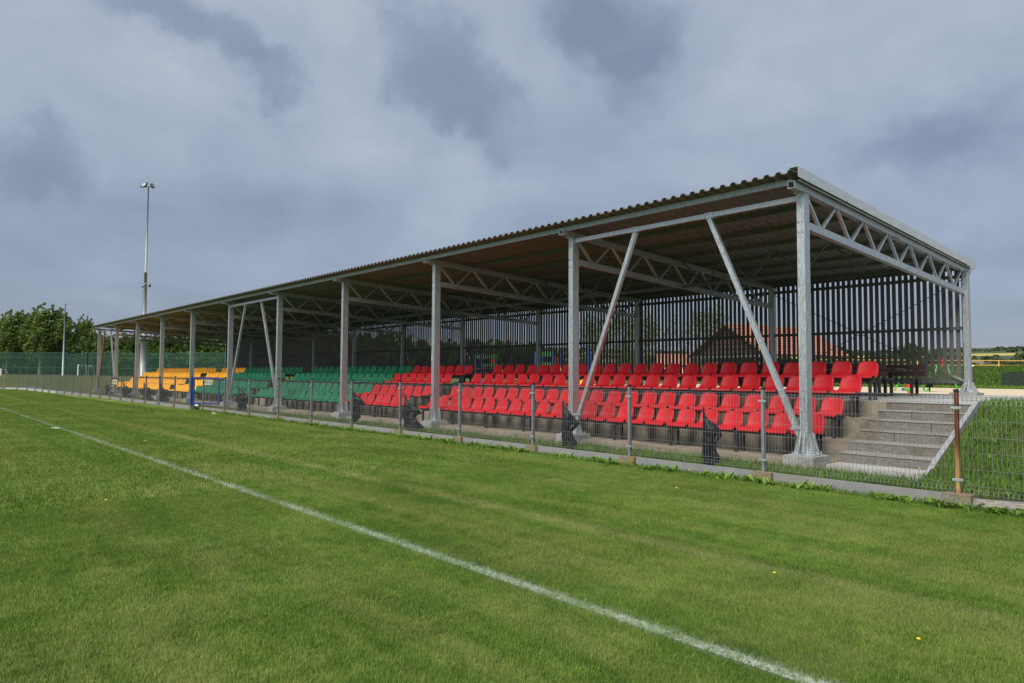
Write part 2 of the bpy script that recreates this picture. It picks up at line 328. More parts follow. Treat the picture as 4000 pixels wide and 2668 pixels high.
# ------------------------------------------------------------ mesh helpers
class MB:
    def __init__(s): s.v = []; s.f = []; s.mi = []
    def add(s, vs, fs, mi=0):
        n = len(s.v); s.v += [tuple(map(float, p)) for p in vs]; s.f += [tuple(i + n for i in f) for f in fs]; s.mi += [mi] * len(fs); return s
    def box(s, x0, x1, y0, y1, z0, z1, mi=0):
        return s.add([(x0, y0, z0), (x1, y0, z0), (x1, y1, z0), (x0, y1, z0), (x0, y0, z1), (x1, y0, z1), (x1, y1, z1), (x0, y1, z1)],
                     [(0, 3, 2, 1), (4, 5, 6, 7), (0, 1, 5, 4), (1, 2, 6, 5), (2, 3, 7, 6), (3, 0, 4, 7)], mi)
    def beam(s, a, b, w, h=None, up=(0, 0, 1), mi=0, caps=True):
        a, b = Vector(a), Vector(b); h = w if h is None else h
        d = (b - a).normalized(); u = Vector(up)
        if abs(d.dot(u)) > .99: u = Vector((0, 1, 0))
        r = d.cross(u).normalized() * (w / 2); u2 = r.cross(d).normalized() * (h / 2)
        vs = [p + r * i + u2 * j for p in (a, b) for i, j in ((-1, -1), (1, -1), (1, 1), (-1, 1))]
        fs = [(0, 1, 5, 4), (1, 2, 6, 5), (2, 3, 7, 6), (3, 0, 4, 7)]
        if caps: fs += [(3, 2, 1, 0), (4, 5, 6, 7)]
        return s.add(vs, fs, mi)
    def tube(s, pts, rad, n=8, mi=0, cap=True):
        pts = [Vector(p) for p in pts]; rad = rad if isinstance(rad, (list, tuple)) else [rad] * len(pts); rings = []
        vs = []; fs = []; ref = Vector((0, 0, 1))
        for i, p in enumerate(pts):
            d = (pts[min(i + 1, len(pts) - 1)] - pts[max(i - 1, 0)]).normalized()
            u = ref if abs(d.dot(ref)) < .95 else Vector((1, 0, 0))
            a = d.cross(u).normalized(); b = d.cross(a)
            vs += [p + (a * math.cos(2 * math.pi * k / n) + b * math.sin(2 * math.pi * k / n)) * rad[i] for k in range(n)]
        for i in range(len(pts) - 1):
            fs += [(i * n + k, i * n + (k + 1) % n, (i + 1) * n + (k + 1) % n, (i + 1) * n + k) for k in range(n)]
        if cap: fs += [tuple(range(n)), tuple(range(len(vs) - 1, len(vs) - n - 1, -1))]
        return s.add(vs, fs, mi)
    def prism(s, poly, z0, z1, mi=0):
        n = len(poly); vs = [(x, y, z0) for x, y in poly] + [(x, y, z1) for x, y in poly]
        fs = [tuple(range(n - 1, -1, -1)), tuple(range(n, 2 * n))] + [(i, (i + 1) % n, n + (i + 1) % n, n + i) for i in range(n)]
        return s.add(vs, fs, mi)
    def mesh(s, name, mats, smooth=False):
        me = bpy.data.meshes.new(name); me.from_pydata(s.v, [], s.f)
        for mm in (mats if isinstance(mats, (list, tuple)) else [mats]): me.materials.append(mm)
        if isinstance(mats, (list, tuple)) and len(mats) > 1: me.polygons.foreach_set('material_index', s.mi)
        if smooth: me.polygons.foreach_set('use_smooth', [True] * len(me.polygons))
        me.update(); return me
def link(name, me, parent=None, loc=None, rz=0):
    o = bpy.data.objects.new(name, me); col.objects.link(o)
    if parent is not None: o.parent = parent
    if loc is not None: o.location = loc
    if rz: o.rotation_euler = (0, 0, rz)
    return o
def part(name, mb, mat, parent, smooth=False): return link(name, mb.mesh(name, mat, smooth), parent)
def empty(name, loc=(0, 0, 0), rz=0):
    o = bpy.data.objects.new(name, None); o.empty_display_size = .2; col.objects.link(o); o.location = loc; o.rotation_euler = (0, 0, rz); return o
def tag(o, label, cat, group=None, kind=None):
    o['label'] = label; o['category'] = cat
    if group: o['group'] = group
    if kind: o['kind'] = kind
    return o
def struct(name, mb, mat, label=None, smooth=False):
    o = link(name, mb.mesh(name, mat, smooth) if isinstance(mb, MB) else mb); o['kind'] = 'structure'
    if label: o['label'] = label
    return o
def npmesh(name, verts, tris, mat, smooth=False):
    me = bpy.data.meshes.new(name); verts = np.asarray(verts, np.float32).reshape(-1, 3); tris = np.asarray(tris, np.int32); k = tris.shape[1]
    me.vertices.add(len(verts)); me.vertices.foreach_set('co', verts.ravel()); me.loops.add(tris.size); me.loops.foreach_set('vertex_index', tris.ravel())
    me.polygons.add(len(tris)); me.polygons.foreach_set('loop_start', np.arange(0, tris.size, k, dtype=np.int32)); me.polygons.foreach_set('loop_total', np.full(len(tris), k, np.int32))
    if smooth: me.polygons.foreach_set('use_smooth', np.ones(len(tris), bool))
    me.materials.append(mat); me.update(calc_edges=True); me.validate(); return me
def copy_thing(o, parent=None):
    c = o.copy(); col.objects.link(c)
    if parent is not None: c.parent = parent
    for ch in list(o.children): copy_thing(ch, c)
    return c

# ------------------------------------------------------------ ground
FY = 9.75
def sstep(t): t = min(1, max(0, t)); return t * t * (3 - 2 * t)
def H(x, y):
    if -53.9 < x < -3.31:
        if y < 10.7: return .13
        if y < 20.6: return -.2
        if x > -53.9: return 1.13 - .28 * sstep((y - 20.7) / 5)
    if x >= -3.31:
        b = .12 + .03 * math.sin(x * 3 + y * 2)
        if y < 10.9: return b
        if y < 14.6: return (.14 + .94 * ((y - 10.9) / 2.9) if y < 13.8 else 1.08 + .05 * (y - 13.8)) + .03 * math.sin(x * 5 + y * 3.1) * (1 - abs(y - 12.7) / 1.9)
        if y < 20.7: return 1.12
        return 1.12 - .27 * sstep((y - 20.7) / 5)
    # behind the far goal and left of the stand
    d = max(y - 9.9, (-76.5 - x)); a = .15 + .95 * sstep(d / 9)
    if y > 20 and x > -60: a = min(a, 1.1)
    return a
xs = sorted(set([-400, -300, -220, -160, -120, -100, -90] + list(np.arange(-86, -54, 1.0)) + [-54.0, -53.9] + list(np.arange(-52, -4, 2.0)) + [-3.32, -3.30]
         + list(np.arange(-3.1, 4, .2)) + [5, 7, 10, 15, 25, 40, 70, 120, 200, 300]))
ys = sorted(set([-120, -60, -20, 0, 5] + [FY + .03] + list(np.arange(10.0, 15, .2)) + [10.69, 10.71, 15.5, 17, 20.58, 20.62] + list(np.arange(21, 28, .7)) + [30, 34, 40, 50, 60, 75, 100, 140, 200, 280]))
gv = []; gf = []
for j, yv in enumerate(ys):
    for i, xv in enumerate(xs): gv.append((xv, yv, H(xv, yv)))
nx = len(xs)
for j in range(len(ys) - 1):
    for i in range(nx - 1):
        cx, cyy = (xs[i] + xs[i + 1]) / 2, (ys[j] + ys[j + 1]) / 2
        if cyy < FY + .03 and cx > -77.5: continue
        gf.append((j * nx + i, j * nx + i + 1, (j + 1) * nx + i + 1, (j + 1) * nx + i))
g = MB(); g.v = gv; g.f = gf; g.mi = [0] * len(gf); struct('grass_ground', g, M['rough'], 'rough grass verge and raised ground round the pitch', True)
g = MB(); g.add([(-78, -120, 0), (200, -120, 0), (200, FY + .1, 0), (-78, FY + .1, 0)], [(0, 1, 2, 3)]); struct('pitch', g, M['turf'], 'mown football pitch turf')
# painted touchline and halfway line as sheets a few millimetres proud
def line_sheet(name, x0, x1, y0, y1, label):
    t = M.get('paint')
    if t is None:
        q = MT('line_paint'); w = q.remap(q.noise(28, 4, .7), .36, .56, 0., 1.); w3 = q.remap(q.noise(1.1, 4, .65), .36, .62, .25, .85)
        c = q.mix(q.math('MULTIPLY', w, w3), (.085, .14, .03), (.50, .55, .50)); q.color(c).set(.8); M['paint'] = t = q.m
    g = MB(); g.add([(x0, y0, .004), (x1, y0, .004), (x1, y1, .004), (x0, y1, .004)], [(0, 1, 2, 3)]); return struct(name, g, t, label)
line_sheet('touchline', -60, 60, 3.565, 3.675, 'white sprayed touchline along the pitch')
line_sheet('halfway_line', -23.15, -23.05, -60, 3.56, 'faint white line leaving the touchline across the pitch')

# upper paving behind the stand rows, sand, kerb path
g = MB(); g.box(-54.0, -3.34, 13.66, 17.6, .9, 1.13); struct('paving', g, M['conc_light'], 'concrete walkway behind the seats')
g = MB(); g.box(-3.33, 12, 14.62, 17.6, .9, 1.125); struct('side_paving', g, M['conc_light'], 'pale concrete walkway at the top of the stairs')
g = MB(); g.box(-54.0, 12, 17.6, 20.75, .9, 1.135); struct('rear_paving', g, M['conc_light'], 'pale slab under the rear columns')
g = MB(); g.box(-34, 14, 27.5, 50, .7, .862); struct('sand_area', g, M['sand'], 'cream sand surface of the playground')
g = MB(); g.box(-34, 14, 27.0, 27.5, .7, .88); g.box(-34, 14, 60.5, 64, .7, .868); struct('path', g, M['conc_grey'], 'grey path below the grassy mound')
# mound of meadow grass on the right
mv = []; mf = []; mxs_ = np.linspace(-60, 60, 81); mys = [64, 65.5, 67, 69, 71, 73, 75, 77, 80, 85, 93]
for y in mys:
    for x in mxs_:
        k = sstep((y - 64) / 10) * (1 - .55 * sstep((y - 79) / 14)); mv.append((x, y, .80 + 1.45 * k * sstep((x + 58) / 22) + .10 * math.sin(x * 1.1 + y) * k))
w_ = len(mxs_)
for j in range(len(mys) - 1):
    for i in range(w_ - 1): mf.append((j * w_ + i, j * w_ + i + 1, (j + 1) * w_ + i + 1, (j + 1) * w_ + i))
g = MB(); g.v = mv; g.f = mf; g.mi = [0] * len(mf); struct('grassy_mound', g, M['meadow'], 'long green bank of tall grass beyond the playground', True)
# hills with fields
def slope(r, a):
    return .0385 * sstep((r - 170) / 1500) ** .62 * (1.0 + .16 * math.sin(a * 5 + .6) - .35 * sstep((a + .25) / .35)) if r > 170 else 0
hr = [120, 150, 170, 200, 240, 280, 330, 380, 430, 480, 530, 580, 640, 700, 770, 850, 940, 1040, 1150, 1270, 1400, 1550, 1700, 1900, 2200, 2600]
ha = np.linspace(R(-125), R(40), 166); hv = []; hf = []; hm = []
for r in hr:
    for a in ha: hv.append((r * math.sin(a), r * math.cos(a), .6 + slope(min(r, 1700), a) * min(r, 1700) - (r - 1700) * .02 * (r > 1700)))
w_ = len(ha); rr = random.Random(3)
fieldcol = {}
for j in range(len(hr) - 1):
    for i in range(w_ - 1):
        hf.append((j * w_ + i + 1, j * w_ + i, (j + 1) * w_ + i, (j + 1) * w_ + i + 1))
        blk = (j // 2, int((i + j * .9) / 9))
        if blk not in fieldcol: fieldcol[blk] = rr.choices([0, 1, 2, 3], [5, 4, 3, .6])[0]
        mi = fieldcol[blk]
        if hr[j] < 430: mi = 1
        if i > 92: mi = 3 if j == 17 else (0 if j > 17 else (2 if (j in (13, 14) and i < 112) else 1))
        hm.append(mi)
g = MB(); g.v = hv; g.f = hf; g.mi = hm; struct('hills', g, [M['f_green'], M['f_dark'], M['f_tan'], M['f_rape']], 'far hillside of green, bare and yellow rape fields', True)

# ------------------------------------------------------------ vegetation helpers
def blades(n, x0, x1, y0, y1, h0, h1, w, lean, seed, zf, mask=None, wind=(0, 0)):
    r = np.random.default_rng(seed); x = r.uniform(x0, x1, n); y = r.uniform(y0, y1, n)
    if mask is not None:
        k = mask(x, y, r); x, y = x[k], y[k]
    n = len(x); z = np.array([zf(a, b) for a, b in zip(x, y)]) if callable(zf) else np.full(n, zf)
    a = r.uniform(0, 2 * np.pi, n); h = r.uniform(h0, h1, n); dx, dy = np.cos(a), np.sin(a); ln = r.uniform(.1, 1, n) * lean
    a2 = r.uniform(0, 2 * np.pi, n); lx, ly = np.cos(a2) * ln * h + wind[0] * h, np.sin(a2) * ln * h + wind[1] * h; ww = w * r.uniform(.7, 1.3, n) / 2
    P = np.zeros((n, 5, 3))
    P[:, 0] = np.stack([x - dx * ww, y - dy * ww, z - .01], 1); P[:, 1] = np.stack([x + dx * ww, y + dy * ww, z - .01], 1)
    P[:, 2] = np.stack([x - dx * ww * .8 + lx * .35, y - dy * ww * .8 + ly * .35, z + h * .6], 1); P[:, 3] = np.stack([x + dx * ww * .8 + lx * .35, y + dy * ww * .8 + ly * .35, z + h * .6], 1)
    P[:, 4] = np.stack([x + lx, y + ly, z + h * (1 - .3 * ln)], 1)
    b = np.arange(n)[:, None] * 5; T = np.concatenate([b + np.array([[0, 1, 3]]), b + np.array([[0, 3, 2]]), b + np.array([[2, 3, 4]])])
    return P.reshape(-1, 3), T

# turf blades of the pitch: one patch, instanced on a jittered lattice of its own
def pitch_grass(name, seed, n, lattice, h0, h1, w, label):
    P, T = blades(n, -.55, .55, -.55, .55, h0, h1, w, .75, seed, 0.0, wind=(.12, .05))
    o = link(name, npmesh(name, P, T, M['blade']))
    ng = bpy.data.node_groups.new(name, 'GeometryNodeTree')
    ng.interface.new_socket('Geometry', in_out='INPUT', socket_type='NodeSocketGeometry'); ng.interface.new_socket('Geometry', in_out='OUTPUT', socket_type='NodeSocketGeometry')
    gi, go = ng.nodes.new('NodeGroupInput'), ng.nodes.new('NodeGroupOutput')
    x0, x1, y0, y1 = lattice; nx_, ny_ = int(round(x1 - x0)), int(round(y1 - y0))
    gr = ng.nodes.new('GeometryNodeMeshGrid'); gr.inputs['Size X'].default_value = nx_ - 1; gr.inputs['Size Y'].default_value = ny_ - 1
    gr.inputs['Vertices X'].default_value = nx_; gr.inputs['Vertices Y'].default_value = ny_
    tf = ng.nodes.new('GeometryNodeTransform'); tf.inputs['Translation'].default_value = ((x0 + x1) / 2, (y0 + y1) / 2, 0)
    ip = ng.nodes.new('GeometryNodeInstanceOnPoints'); rv = ng.nodes.new('FunctionNodeRandomValue'); rv.data_type = 'INT'
    rv.inputs['Min'].default_value = 0; rv.inputs['Max'].default_value = 3
    for i_ in rv.inputs:
        if i_.name == 'Seed': i_.default_value = seed
    mu = ng.nodes.new('ShaderNodeMath'); mu.operation = 'MULTIPLY'; mu.inputs[1].default_value = math.pi / 2
    cx_ = ng.nodes.new('ShaderNodeCombineXYZ')
    rvo = [s for s in rv.outputs if s.enabled][0] if any(s.enabled for s in rv.outputs) else rv.outputs[2]
    ng.links.new(rv.outputs[2], mu.inputs[0]); ng.links.new(mu.outputs[0], cx_.inputs[2])
    ng.links.new(gr.outputs[0], tf.inputs[0]); ng.links.new(tf.outputs[0], ip.inputs['Points']); ng.links.new(gi.outputs[0], ip.inputs['Instance'])
    ng.links.new(cx_.outputs[0], ip.inputs['Rotation']); ng.links.new(ip.outputs[0], go.inputs[0])
    md = o.modifiers.new('lattice', 'NODES'); md.node_group = ng; o['kind'] = 'stuff'; tag(o, label, 'grass'); return o
pitch_grass('turf_grass', 11, 13000, (-9.5, 3.5, -.3, 9.7), .018, .036, .0027, 'short mown grass of the near part of the pitch')
pitch_grass('distant_turf_grass', 13, 1300, (-77.5, -30.5, -1.3, 8.7), .025, .05, .014, 'short mown grass at the far end of the pitch')
pitch_grass('far_turf_grass', 12, 2600, (-30.5, -9.5, -1.3, 9.7), .025, .045, .0070, 'short mown grass further down the pitch')

zero = lambda x, y: 0.0
def bank_mask(x, y, r):
    keep = np.ones(len(x), bool); n = np.sin(x * 2.3 + 1) * np.sin(y * 3.1 + x) + r.uniform(-1, 1, len(x)) * .9
    keep &= ~((n < -.9)); return keep
P, T = blades(52000, -3.22, 4.5, 9.86, 14.6, .06, .20, .009, .9, 21, H, bank_mask, (.1, 0)); o = link('bank_grass', npmesh('bank_grass', P, T, M['tallblade'])); tag(o, 'bright tall grass on the bank right of the stairs', 'grass', kind='stuff')
def verge_mask(x, y, r):
    p = np.where(x > -4.9, 1.0, np.where(x > -9.3, .9, .22)) * np.where((x < -3.3) & (y > 10.72), 0, 1); d = np.sin(x * 1.7) * .5 + np.sin(x * 5.1 + y * 4) * .5
    return r.uniform(0, 1, len(x)) < p * np.clip(.75 + .5 * d, 0, 1)
P, T = blades(42000, -24, -3.2, 9.84, 10.95, .05, .14, .009, .9, 22, H, verge_mask); o = link('verge_grass', npmesh('verge_grass', P, T, M['tallblade'])); tag(o, 'strip of grass between the fence and the terrace', 'grass', kind='stuff')
P, T = blades(26000, -32, 20, 64.2, 77, .2, .5, .09, .5, 23, lambda x, y: .80 + 1.45 * sstep((y - 64) / 10) * sstep((x + 58) / 22) + .10 * math.sin(x * 1.1 + y) * sstep((y - 64) / 10)); o = link('meadow_grass', npmesh('meadow_grass', P, T, leafmat('meadow_blade', (.045, .10, .012), (.075, .145, .018), (.13, .20, .035)))); tag(o, 'tall meadow grass covering the mound', 'grass', kind='stuff')
P, T = blades(12000, -24, 8, 50, 60.4, .08, .2, .05, .6, 24, lambda x, y: .85); o = link('lawn_grass', npmesh('lawn_grass', P, T, M['tallblade'])); tag(o, 'strip of short grass behind the sand', 'grass', kind='stuff')
# broad leaved weeds along the foot of the fence
r = np.random.default_rng(5); V = []; F = []
def weed_leaf(c, a, l, w, tilt):
    d = np.array([math.cos(a), math.sin(a), 0]); s = np.array([-d[1], d[0], 0]); b = len(V)
    for k, (u, ww) in enumerate(((0, .15), (.35, .8), (.7, 1.), (1, .05))):
        h = l * (tilt * u - .55 * tilt * u * u * u)
        p = c + d * l * u * .95 + np.array([0, 0, h]); V.append(p - s * w * ww / 2); V.append(p + s * w * ww / 2)
    for k in range(3): F.append((b + 2 * k, b + 2 * k + 1, b + 2 * k + 3)); F.append((b + 2 * k, b + 2 * k + 3, b + 2 * k + 2))
for i in range(620):
    x = -30 * r.uniform(0, 1) ** 1.35 - .5 if i < 560 else r.uniform(-1.5, 2)
    y = FY - .06 - abs(r.normal(0, .10)); c = np.array([x, y, .0]); n = r.integers(4, 10); s = r.uniform(.5, 1.15)
    if math.sin(x * 2.1) + math.sin(x * 5.3) < -1.0: continue
    for k in range(n): weed_leaf(c, r.uniform(0, 6.28), r.uniform(.08, .18) * s, r.uniform(.020, .045) * s, r.uniform(.5, 1.6))
for i in range(240):
    x = r.uniform(-3.1, 1.5); y = r.uniform(9.95, 14.2); c = np.array([x, y, H(x, y)])
    for k in range(7): weed_leaf(c, r.uniform(0, 6.28), r.uniform(.05, .11), r.uniform(.02, .045), r.uniform(.8, 1.8))
o = link('weeds', npmesh('weeds', np.array(V), np.array(F), M['weed'])); tag(o, 'broad leaved weeds along the foot of the fence', 'weeds', kind='stuff')
P, T = blades(16000, -30, 1.5, FY - .22, FY - .03, .03, .11, .006, .9, 25, 0.0); o = link('fence_edge_grass', npmesh('fence_edge_grass', P, T, M['tallblade'])); tag(o, 'untrimmed grass along the fence board', 'grass', kind='stuff')
# dandelions
def dandelion(x, y, z, h, label, s=1.0):
    t = empty('dandelion', (x, y, z)); tag(t, label, 'flower', 'dandelions in the grass')
    g = MB(); g.tube([(0, 0, 0), (.006, .004, h * .6), (.004, .0, h)], .0025, 5); part('stem', g, M['weed'], t)
    g = MB(); n = 12; rr_ = .017 * s
    g.add([(.004, 0, h + .012)] + [(.004 + rr_ * (1 if k % 2 else .78) * math.cos(6.283 * k / (2 * n)), rr_ * (1 if k % 2 else .78) * math.sin(6.283 * k / (2 * n)), h + .004) for k in range(2 * n)] + [(.004, 0, h - .006)],
          [(0, 1 + k, 1 + (k + 1) % (2 * n)) for k in range(2 * n)] + [(2 * n + 1, 1 + (k + 1) % (2 * n), 1 + k) for k in range(2 * n)])
    part('flower_head', g, M['flower'], t); return t
def gp(px, py, z=0.0):
    d = ray(px, py); s = (z - EYE) / d[2]; return float(d[0] * s), float(d[1] * s)
for px, py, z, lab in [(3656, 1957, .0, 'dandelion left of the rusty post, below the concrete board'), (3590, 1866, .15, 'dandelion behind the fence at the foot of the stairs'), (3023, 2263, 0, 'dandelion alone in the open turf between line and fence'),
        (2802, 1880, 0, 'dandelion by the board under the black bag nearest the corner column'), (2641, 1920, 0, 'dandelion in the turf in front of the second fence panel'), (2692, 1849, 0, 'dandelion close against the board right of the mid fence post'),
        (2295, 1790, 0, 'dandelion by the board between the two nearest black bags'), (3586, 2530, 0, 'dandelion nearest the lower right corner of the picture'), (3340, 1924, 0, 'dandelion below the board halfway to the rusty post'),
        (567, 1731, 0, 'far dandelion beyond the faint worn line on the left'), (413, 1969, 0, 'dandelion on the left inside the touchline')]:
    x, y = gp(px, py, z); dandelion(x, y, z, .05 if z == 0 else .13, lab, (.7 if py > 2200 else 1.0) if py > 1800 else 1.5)

# ------------------------------------------------------------ trees
def crown_leaves(clumps, per, size, seed, stretch=(1, 1, 1)):
    r = np.random.default_rng(seed); Vs = []
    for c, rad in clumps:
        n = int(per * (rad / .8) ** 1.5) + 4; d = r.normal(size=(n, 3)); d /= np.linalg.norm(d, axis=1)[:, None]; q = d * (r.uniform(.25, 1, (n, 1)) ** .5) * rad * np.array(stretch) + c
        a = r.normal(size=(n, 3)); a /= np.linalg.norm(a, axis=1)[:, None]; b = np.cross(a, r.normal(size=(n, 3))); b /= np.linalg.norm(b, axis=1)[:, None]; s = size * r.uniform(.6, 1.25, (n, 1))
        Vs.append(np.stack([q - a * s * .5 - b * s * .32, q + a * s * .5 - b * s * .18, q + a * s * .45 + b * s * .25, q - a * s * .4 + b * s * .35], 1))
    Vs = np.concatenate(Vs); n = len(Vs); return Vs.reshape(-1, 3), np.arange(n * 4).reshape(n, 4)
def tree_meshes(h, w, kind, seed, lean=.0, leaf=.34, per=55, base=.22, mat='leaf_a', gap=0):
    "trunk with limbs that carry leafy plumes; crown starts at base*h"
    r = random.Random(seed); g = MB(); clumps = []
    top = Vector((lean * h, 0, h * .93)); tr = [Vector((lean * h * (k / 6) ** 1.6 + r.uniform(-.1, .1), r.uniform(-.1, .1), h * .93 * k / 6)) for k in range(7)]; tr[0] = Vector((0, 0, -.3))
    g.tube(tr, [h * .021 * (1 - .13 * k) for k in range(7)], 8)
    nb = 26
    for i in range(nb):
        u = base + (1 - base) * (i + .5) / nb; p = tr[0].lerp(top, u); k = min(5, int(u * 6)); p = tr[k].lerp(tr[k + 1], u * 6 - k)
        a = i * 2.4 + r.uniform(-.4, .4)
        if kind == 'poplar': prof = math.sin(math.pi * min(1, max(0.05, (u - base) / (1 - base)) * .92 + .08) ** .75) * .55 + .25
        else: prof = math.sin(math.pi * (max(.04, (u - base) / (1 - base)) * .85 + .13)) ** .7
        ln = w * .5 * prof * r.uniform(.75, 1.15); rise = ln * (.85 if kind == 'poplar' else .35) * r.uniform(.6, 1.3)
        q = p + Vector((math.cos(a) * ln + lean * ln * 1.5, math.sin(a) * ln, rise)); mid = p.lerp(q, .5) + Vector((0, 0, -.12 * ln))
        g.tube([p, mid, q], [h * .007, h * .0045, h * .0015], 5, cap=False)
        for s in range(5):
            f = .35 + .65 * s / 4; c = p.lerp(q, f) + Vector((r.gauss(0, .3), r.gauss(0, .3), r.gauss(0, .25) - .1 * ln * math.sin(math.pi * f)))
            if r.random() < gap: continue
            clumps.append((np.array(c), (.95 - .5 * f) * r.uniform(.55, .9) * w / 7 + .18))
            if s >= 3:
                e = Vector((lean * 2 + r.uniform(-.2, .5), r.uniform(-.3, .3), r.uniform(.5, 1.1))) * w / 9
                clumps.append((np.array(c + e), .22 * w / 7 + .1)); clumps.append((np.array(c + e * 1.7), .12 * w / 7 + .08))
    V, Fq = crown_leaves(clumps, per, leaf, seed + 5, (1, 1, 1.15))
    tm = g.mesh('trunk', M['bark'], True); cm = npmesh('crown', V, Fq, M[mat]); return tm, cm
def place_tree(name, meshes, loc, scale, rz, label, group=None, cat='tree'):
    t = empty(name, loc, rz); t.scale = (scale,) * 3 if isinstance(scale, (int, float)) else scale
    link('trunk', meshes[0], t); link('crown', meshes[1], t); tag(t, label, cat, group); return t
TA = [tree_meshes(12, 8.5, 'poplar', s, .07, .42, 34, .20, 'leaf_a') for s in (1, 2)]
TB = [tree_meshes(8, 7.5, 'round', s, .02, .42, 40, .12, 'leaf_b') for s in (11, 12)]
TC = [tree_meshes(7, 4.6, 'round', 31, .02, .13, 60, .22, 'leaf_c', .25)]
G1 = 'windblown trees beyond the green netting'
def ftree(name, meshes, h0, px, topy, depth, z, wscale, rz, label, group=None):
    hh = zat(px, topy, depth) - z; s = hh / h0 * .90; x, y, _ = at(px, depth, z)
    return place_tree(name, meshes, (x, y, z), (s * wscale, s * wscale, s), rz, label, group)
rzw = math.atan2(RIGHT[1], RIGHT[0])
for px, ty, dp, k, ws, lab in [(-70, 1240, 128, 1, 1.25, 'windblown tree cut by the left edge of the picture'), (30, 1222, 124, 0, 1.2, 'windblown tree with crooked pale trunk, leftmost whole crown'), (85, 1208, 132, 1, 1.1, 'slim trunked windblown tree second from the left edge'),
        (158, 1196, 122, 0, 1.35, 'tallest windblown tree with thick pale trunk left of the slim mast'), (215, 1226, 130, 1, 1.1, 'windblown tree whose crown touches the slim mast'), (268, 1290, 134, 1, 1.2, 'low tree just right of the slim mast'),
        (318, 1240, 126, 0, .75, 'narrow tree with plume like top between mast and stand')]:
    ftree('windblown_tree', TA[k], 12, px, ty, dp, 1.1, ws, rzw + (0 if k else .3), lab, G1)
G2 = 'dark bushy trees behind the netting'
for i, (px, ty, dp, lab) in enumerate([(375, 1308, 120, 'bushy dark tree at the far left column of the stand'), (425, 1322, 118, 'bushy dark tree seen between the first two far columns'), (500, 1305, 116, 'bushy dark tree left of the big floodlight mast'),
        (585, 1318, 120, 'bushy dark tree right behind the big floodlight mast'), (655, 1300, 115, 'bushy dark tree seen under the trusses right of the mast'), (725, 1312, 118, 'bushy dark tree behind the upper yellow seats'),
        (800, 1296, 112, 'bushy dark tree behind the blue gate side of the stand'), (875, 1300, 110, 'bushy dark tree at the left end of the slatted wall')]):
    ftree('bushy_tree', TB[i % 2], 8, px, ty, dp, 1.0, 1.25, i * 1.3, lab, G2)
G3 = 'trees behind the slatted wall'
for i, (px, ty, dp, ws) in enumerate([(960, 1290, 95, 1.3), (1050, 1282, 90, 1.3), (1150, 1285, 92, 1.3), (1240, 1280, 88, 1.2), (1330, 1290, 90, 1.3), (1420, 1300, 86, 1.2), (1500, 1292, 84, 1.2), (1600, 1318, 110, 1.6), (1720, 1325, 115, 1.6), (1840, 1322, 118, 1.6), (1960, 1330, 120, 1.6), (2080, 1335, 122, 1.6)]):
    ftree('background_tree', TB[i % 2], 8, px, ty, dp, .8, ws, i * 2.1, 'dark tree behind the slatted wall, number %s from its far left end' % ['one', 'two', 'three', 'four', 'five', 'six', 'seven', 'eight', 'nine', 'ten', 'eleven', 'twelve'][i], G3)
G4 = 'light leaved young trees behind the wall'
for px, ty, dp, ws, lab in [(2318, 1220, 50, 1.0, 'sparse young birch behind the wall left of the third rear column'), (2435, 1190, 48, 1.0, 'sparse young birch hidden by the third rear column'), (2520, 1215, 46, .9, 'sparse young birch just right of the third rear column'), (2760, 1185, 56, 1.25, 'wider light green birch left of the tiled shelter roof')]:
    ftree('birch_tree', TC[0], 7, px, ty, dp, .85, ws, px * .01, lab, G4)
for px, ty, dp, lab in [(3560, 1338, 190, 'lone tree on the slope seen through the slats near the right column'), (3290, 1352, 200, 'tree on the slope right of the tiled roof'), (3660, 1362, 205, 'small tree seen through the last slats of the wall'), (2150, 1355, 150, 'distant tree behind the blue and green play tower')]:
    ftree('hillside_tree', TB[1], 8, px, ty, dp, 2.0, 1.0, px, lab, 'single trees on the slope')
# dense dark hedge at the back of the netting, one mass
r = np.random.default_rng(19); cl = []
for i in range(520):
    px = r.uniform(-200, 960); dp = (142 if px < 450 else 104) + r.uniform(-4, 4); x, y, _ = at(px, dp); cl.append((np.array([x, y, 1.0 + r.uniform(.2, 3.4 if px < 450 else 2.6)]), r.uniform(.9, 1.7)))
V, Fq = crown_leaves(cl, 26, .55, 8); o = link('hedge', npmesh('hedge', V, Fq, M['leaf_b'])); tag(o, 'dense dark hedge growing behind the green netting', 'hedge', kind='stuff')
# far scrub and hedges on the hills, one mass
r = np.random.default_rng(9); cl = []
for i in range(2100):
    a = R(r.uniform(-78, 12)); k = r.choice(4, p=[.22, .08, .42, .28]); rad = [r.uniform(150, 330), 960 + r.normal(0, 10), 1290 + r.normal(0, 50), r.uniform(450, 900)][k]
    if k in (1, 2) and math.sin(a * 37 + k) + math.sin(a * 91) < -.9: continue
    sc = 1.5 + min(rad, 900) / 300; zz = .6 + slope(rad, a) * rad
    for q in range(2): cl.append((np.array([rad * math.sin(a) + r.normal(0, sc), rad * math.cos(a) + r.normal(0, sc), zz + sc * r.uniform(.1, .6)]), sc * r.uniform(.6, 1.0)))
Vs = []
for c, rad in cl:
    n = 16; d = r.normal(size=(n, 3)); d /= np.linalg.norm(d, axis=1)[:, None]; d[:, 2] = abs(d[:, 2]); q = c + d * rad * np.array([1, 1, .8]); a = r.normal(size=(n, 3)); a /= np.linalg.norm(a, axis=1)[:, None]; b = np.cross(a, d); b /= np.linalg.norm(b, axis=1)[:, None] + 1e-6; s = rad * .75
    Vs.append(np.stack([q - a * s * .5 - b * s * .4, q + a * s * .5 - b * s * .3, q + a * s * .4 + b * s * .4, q - a * s * .4 + b * s * .45], 1))
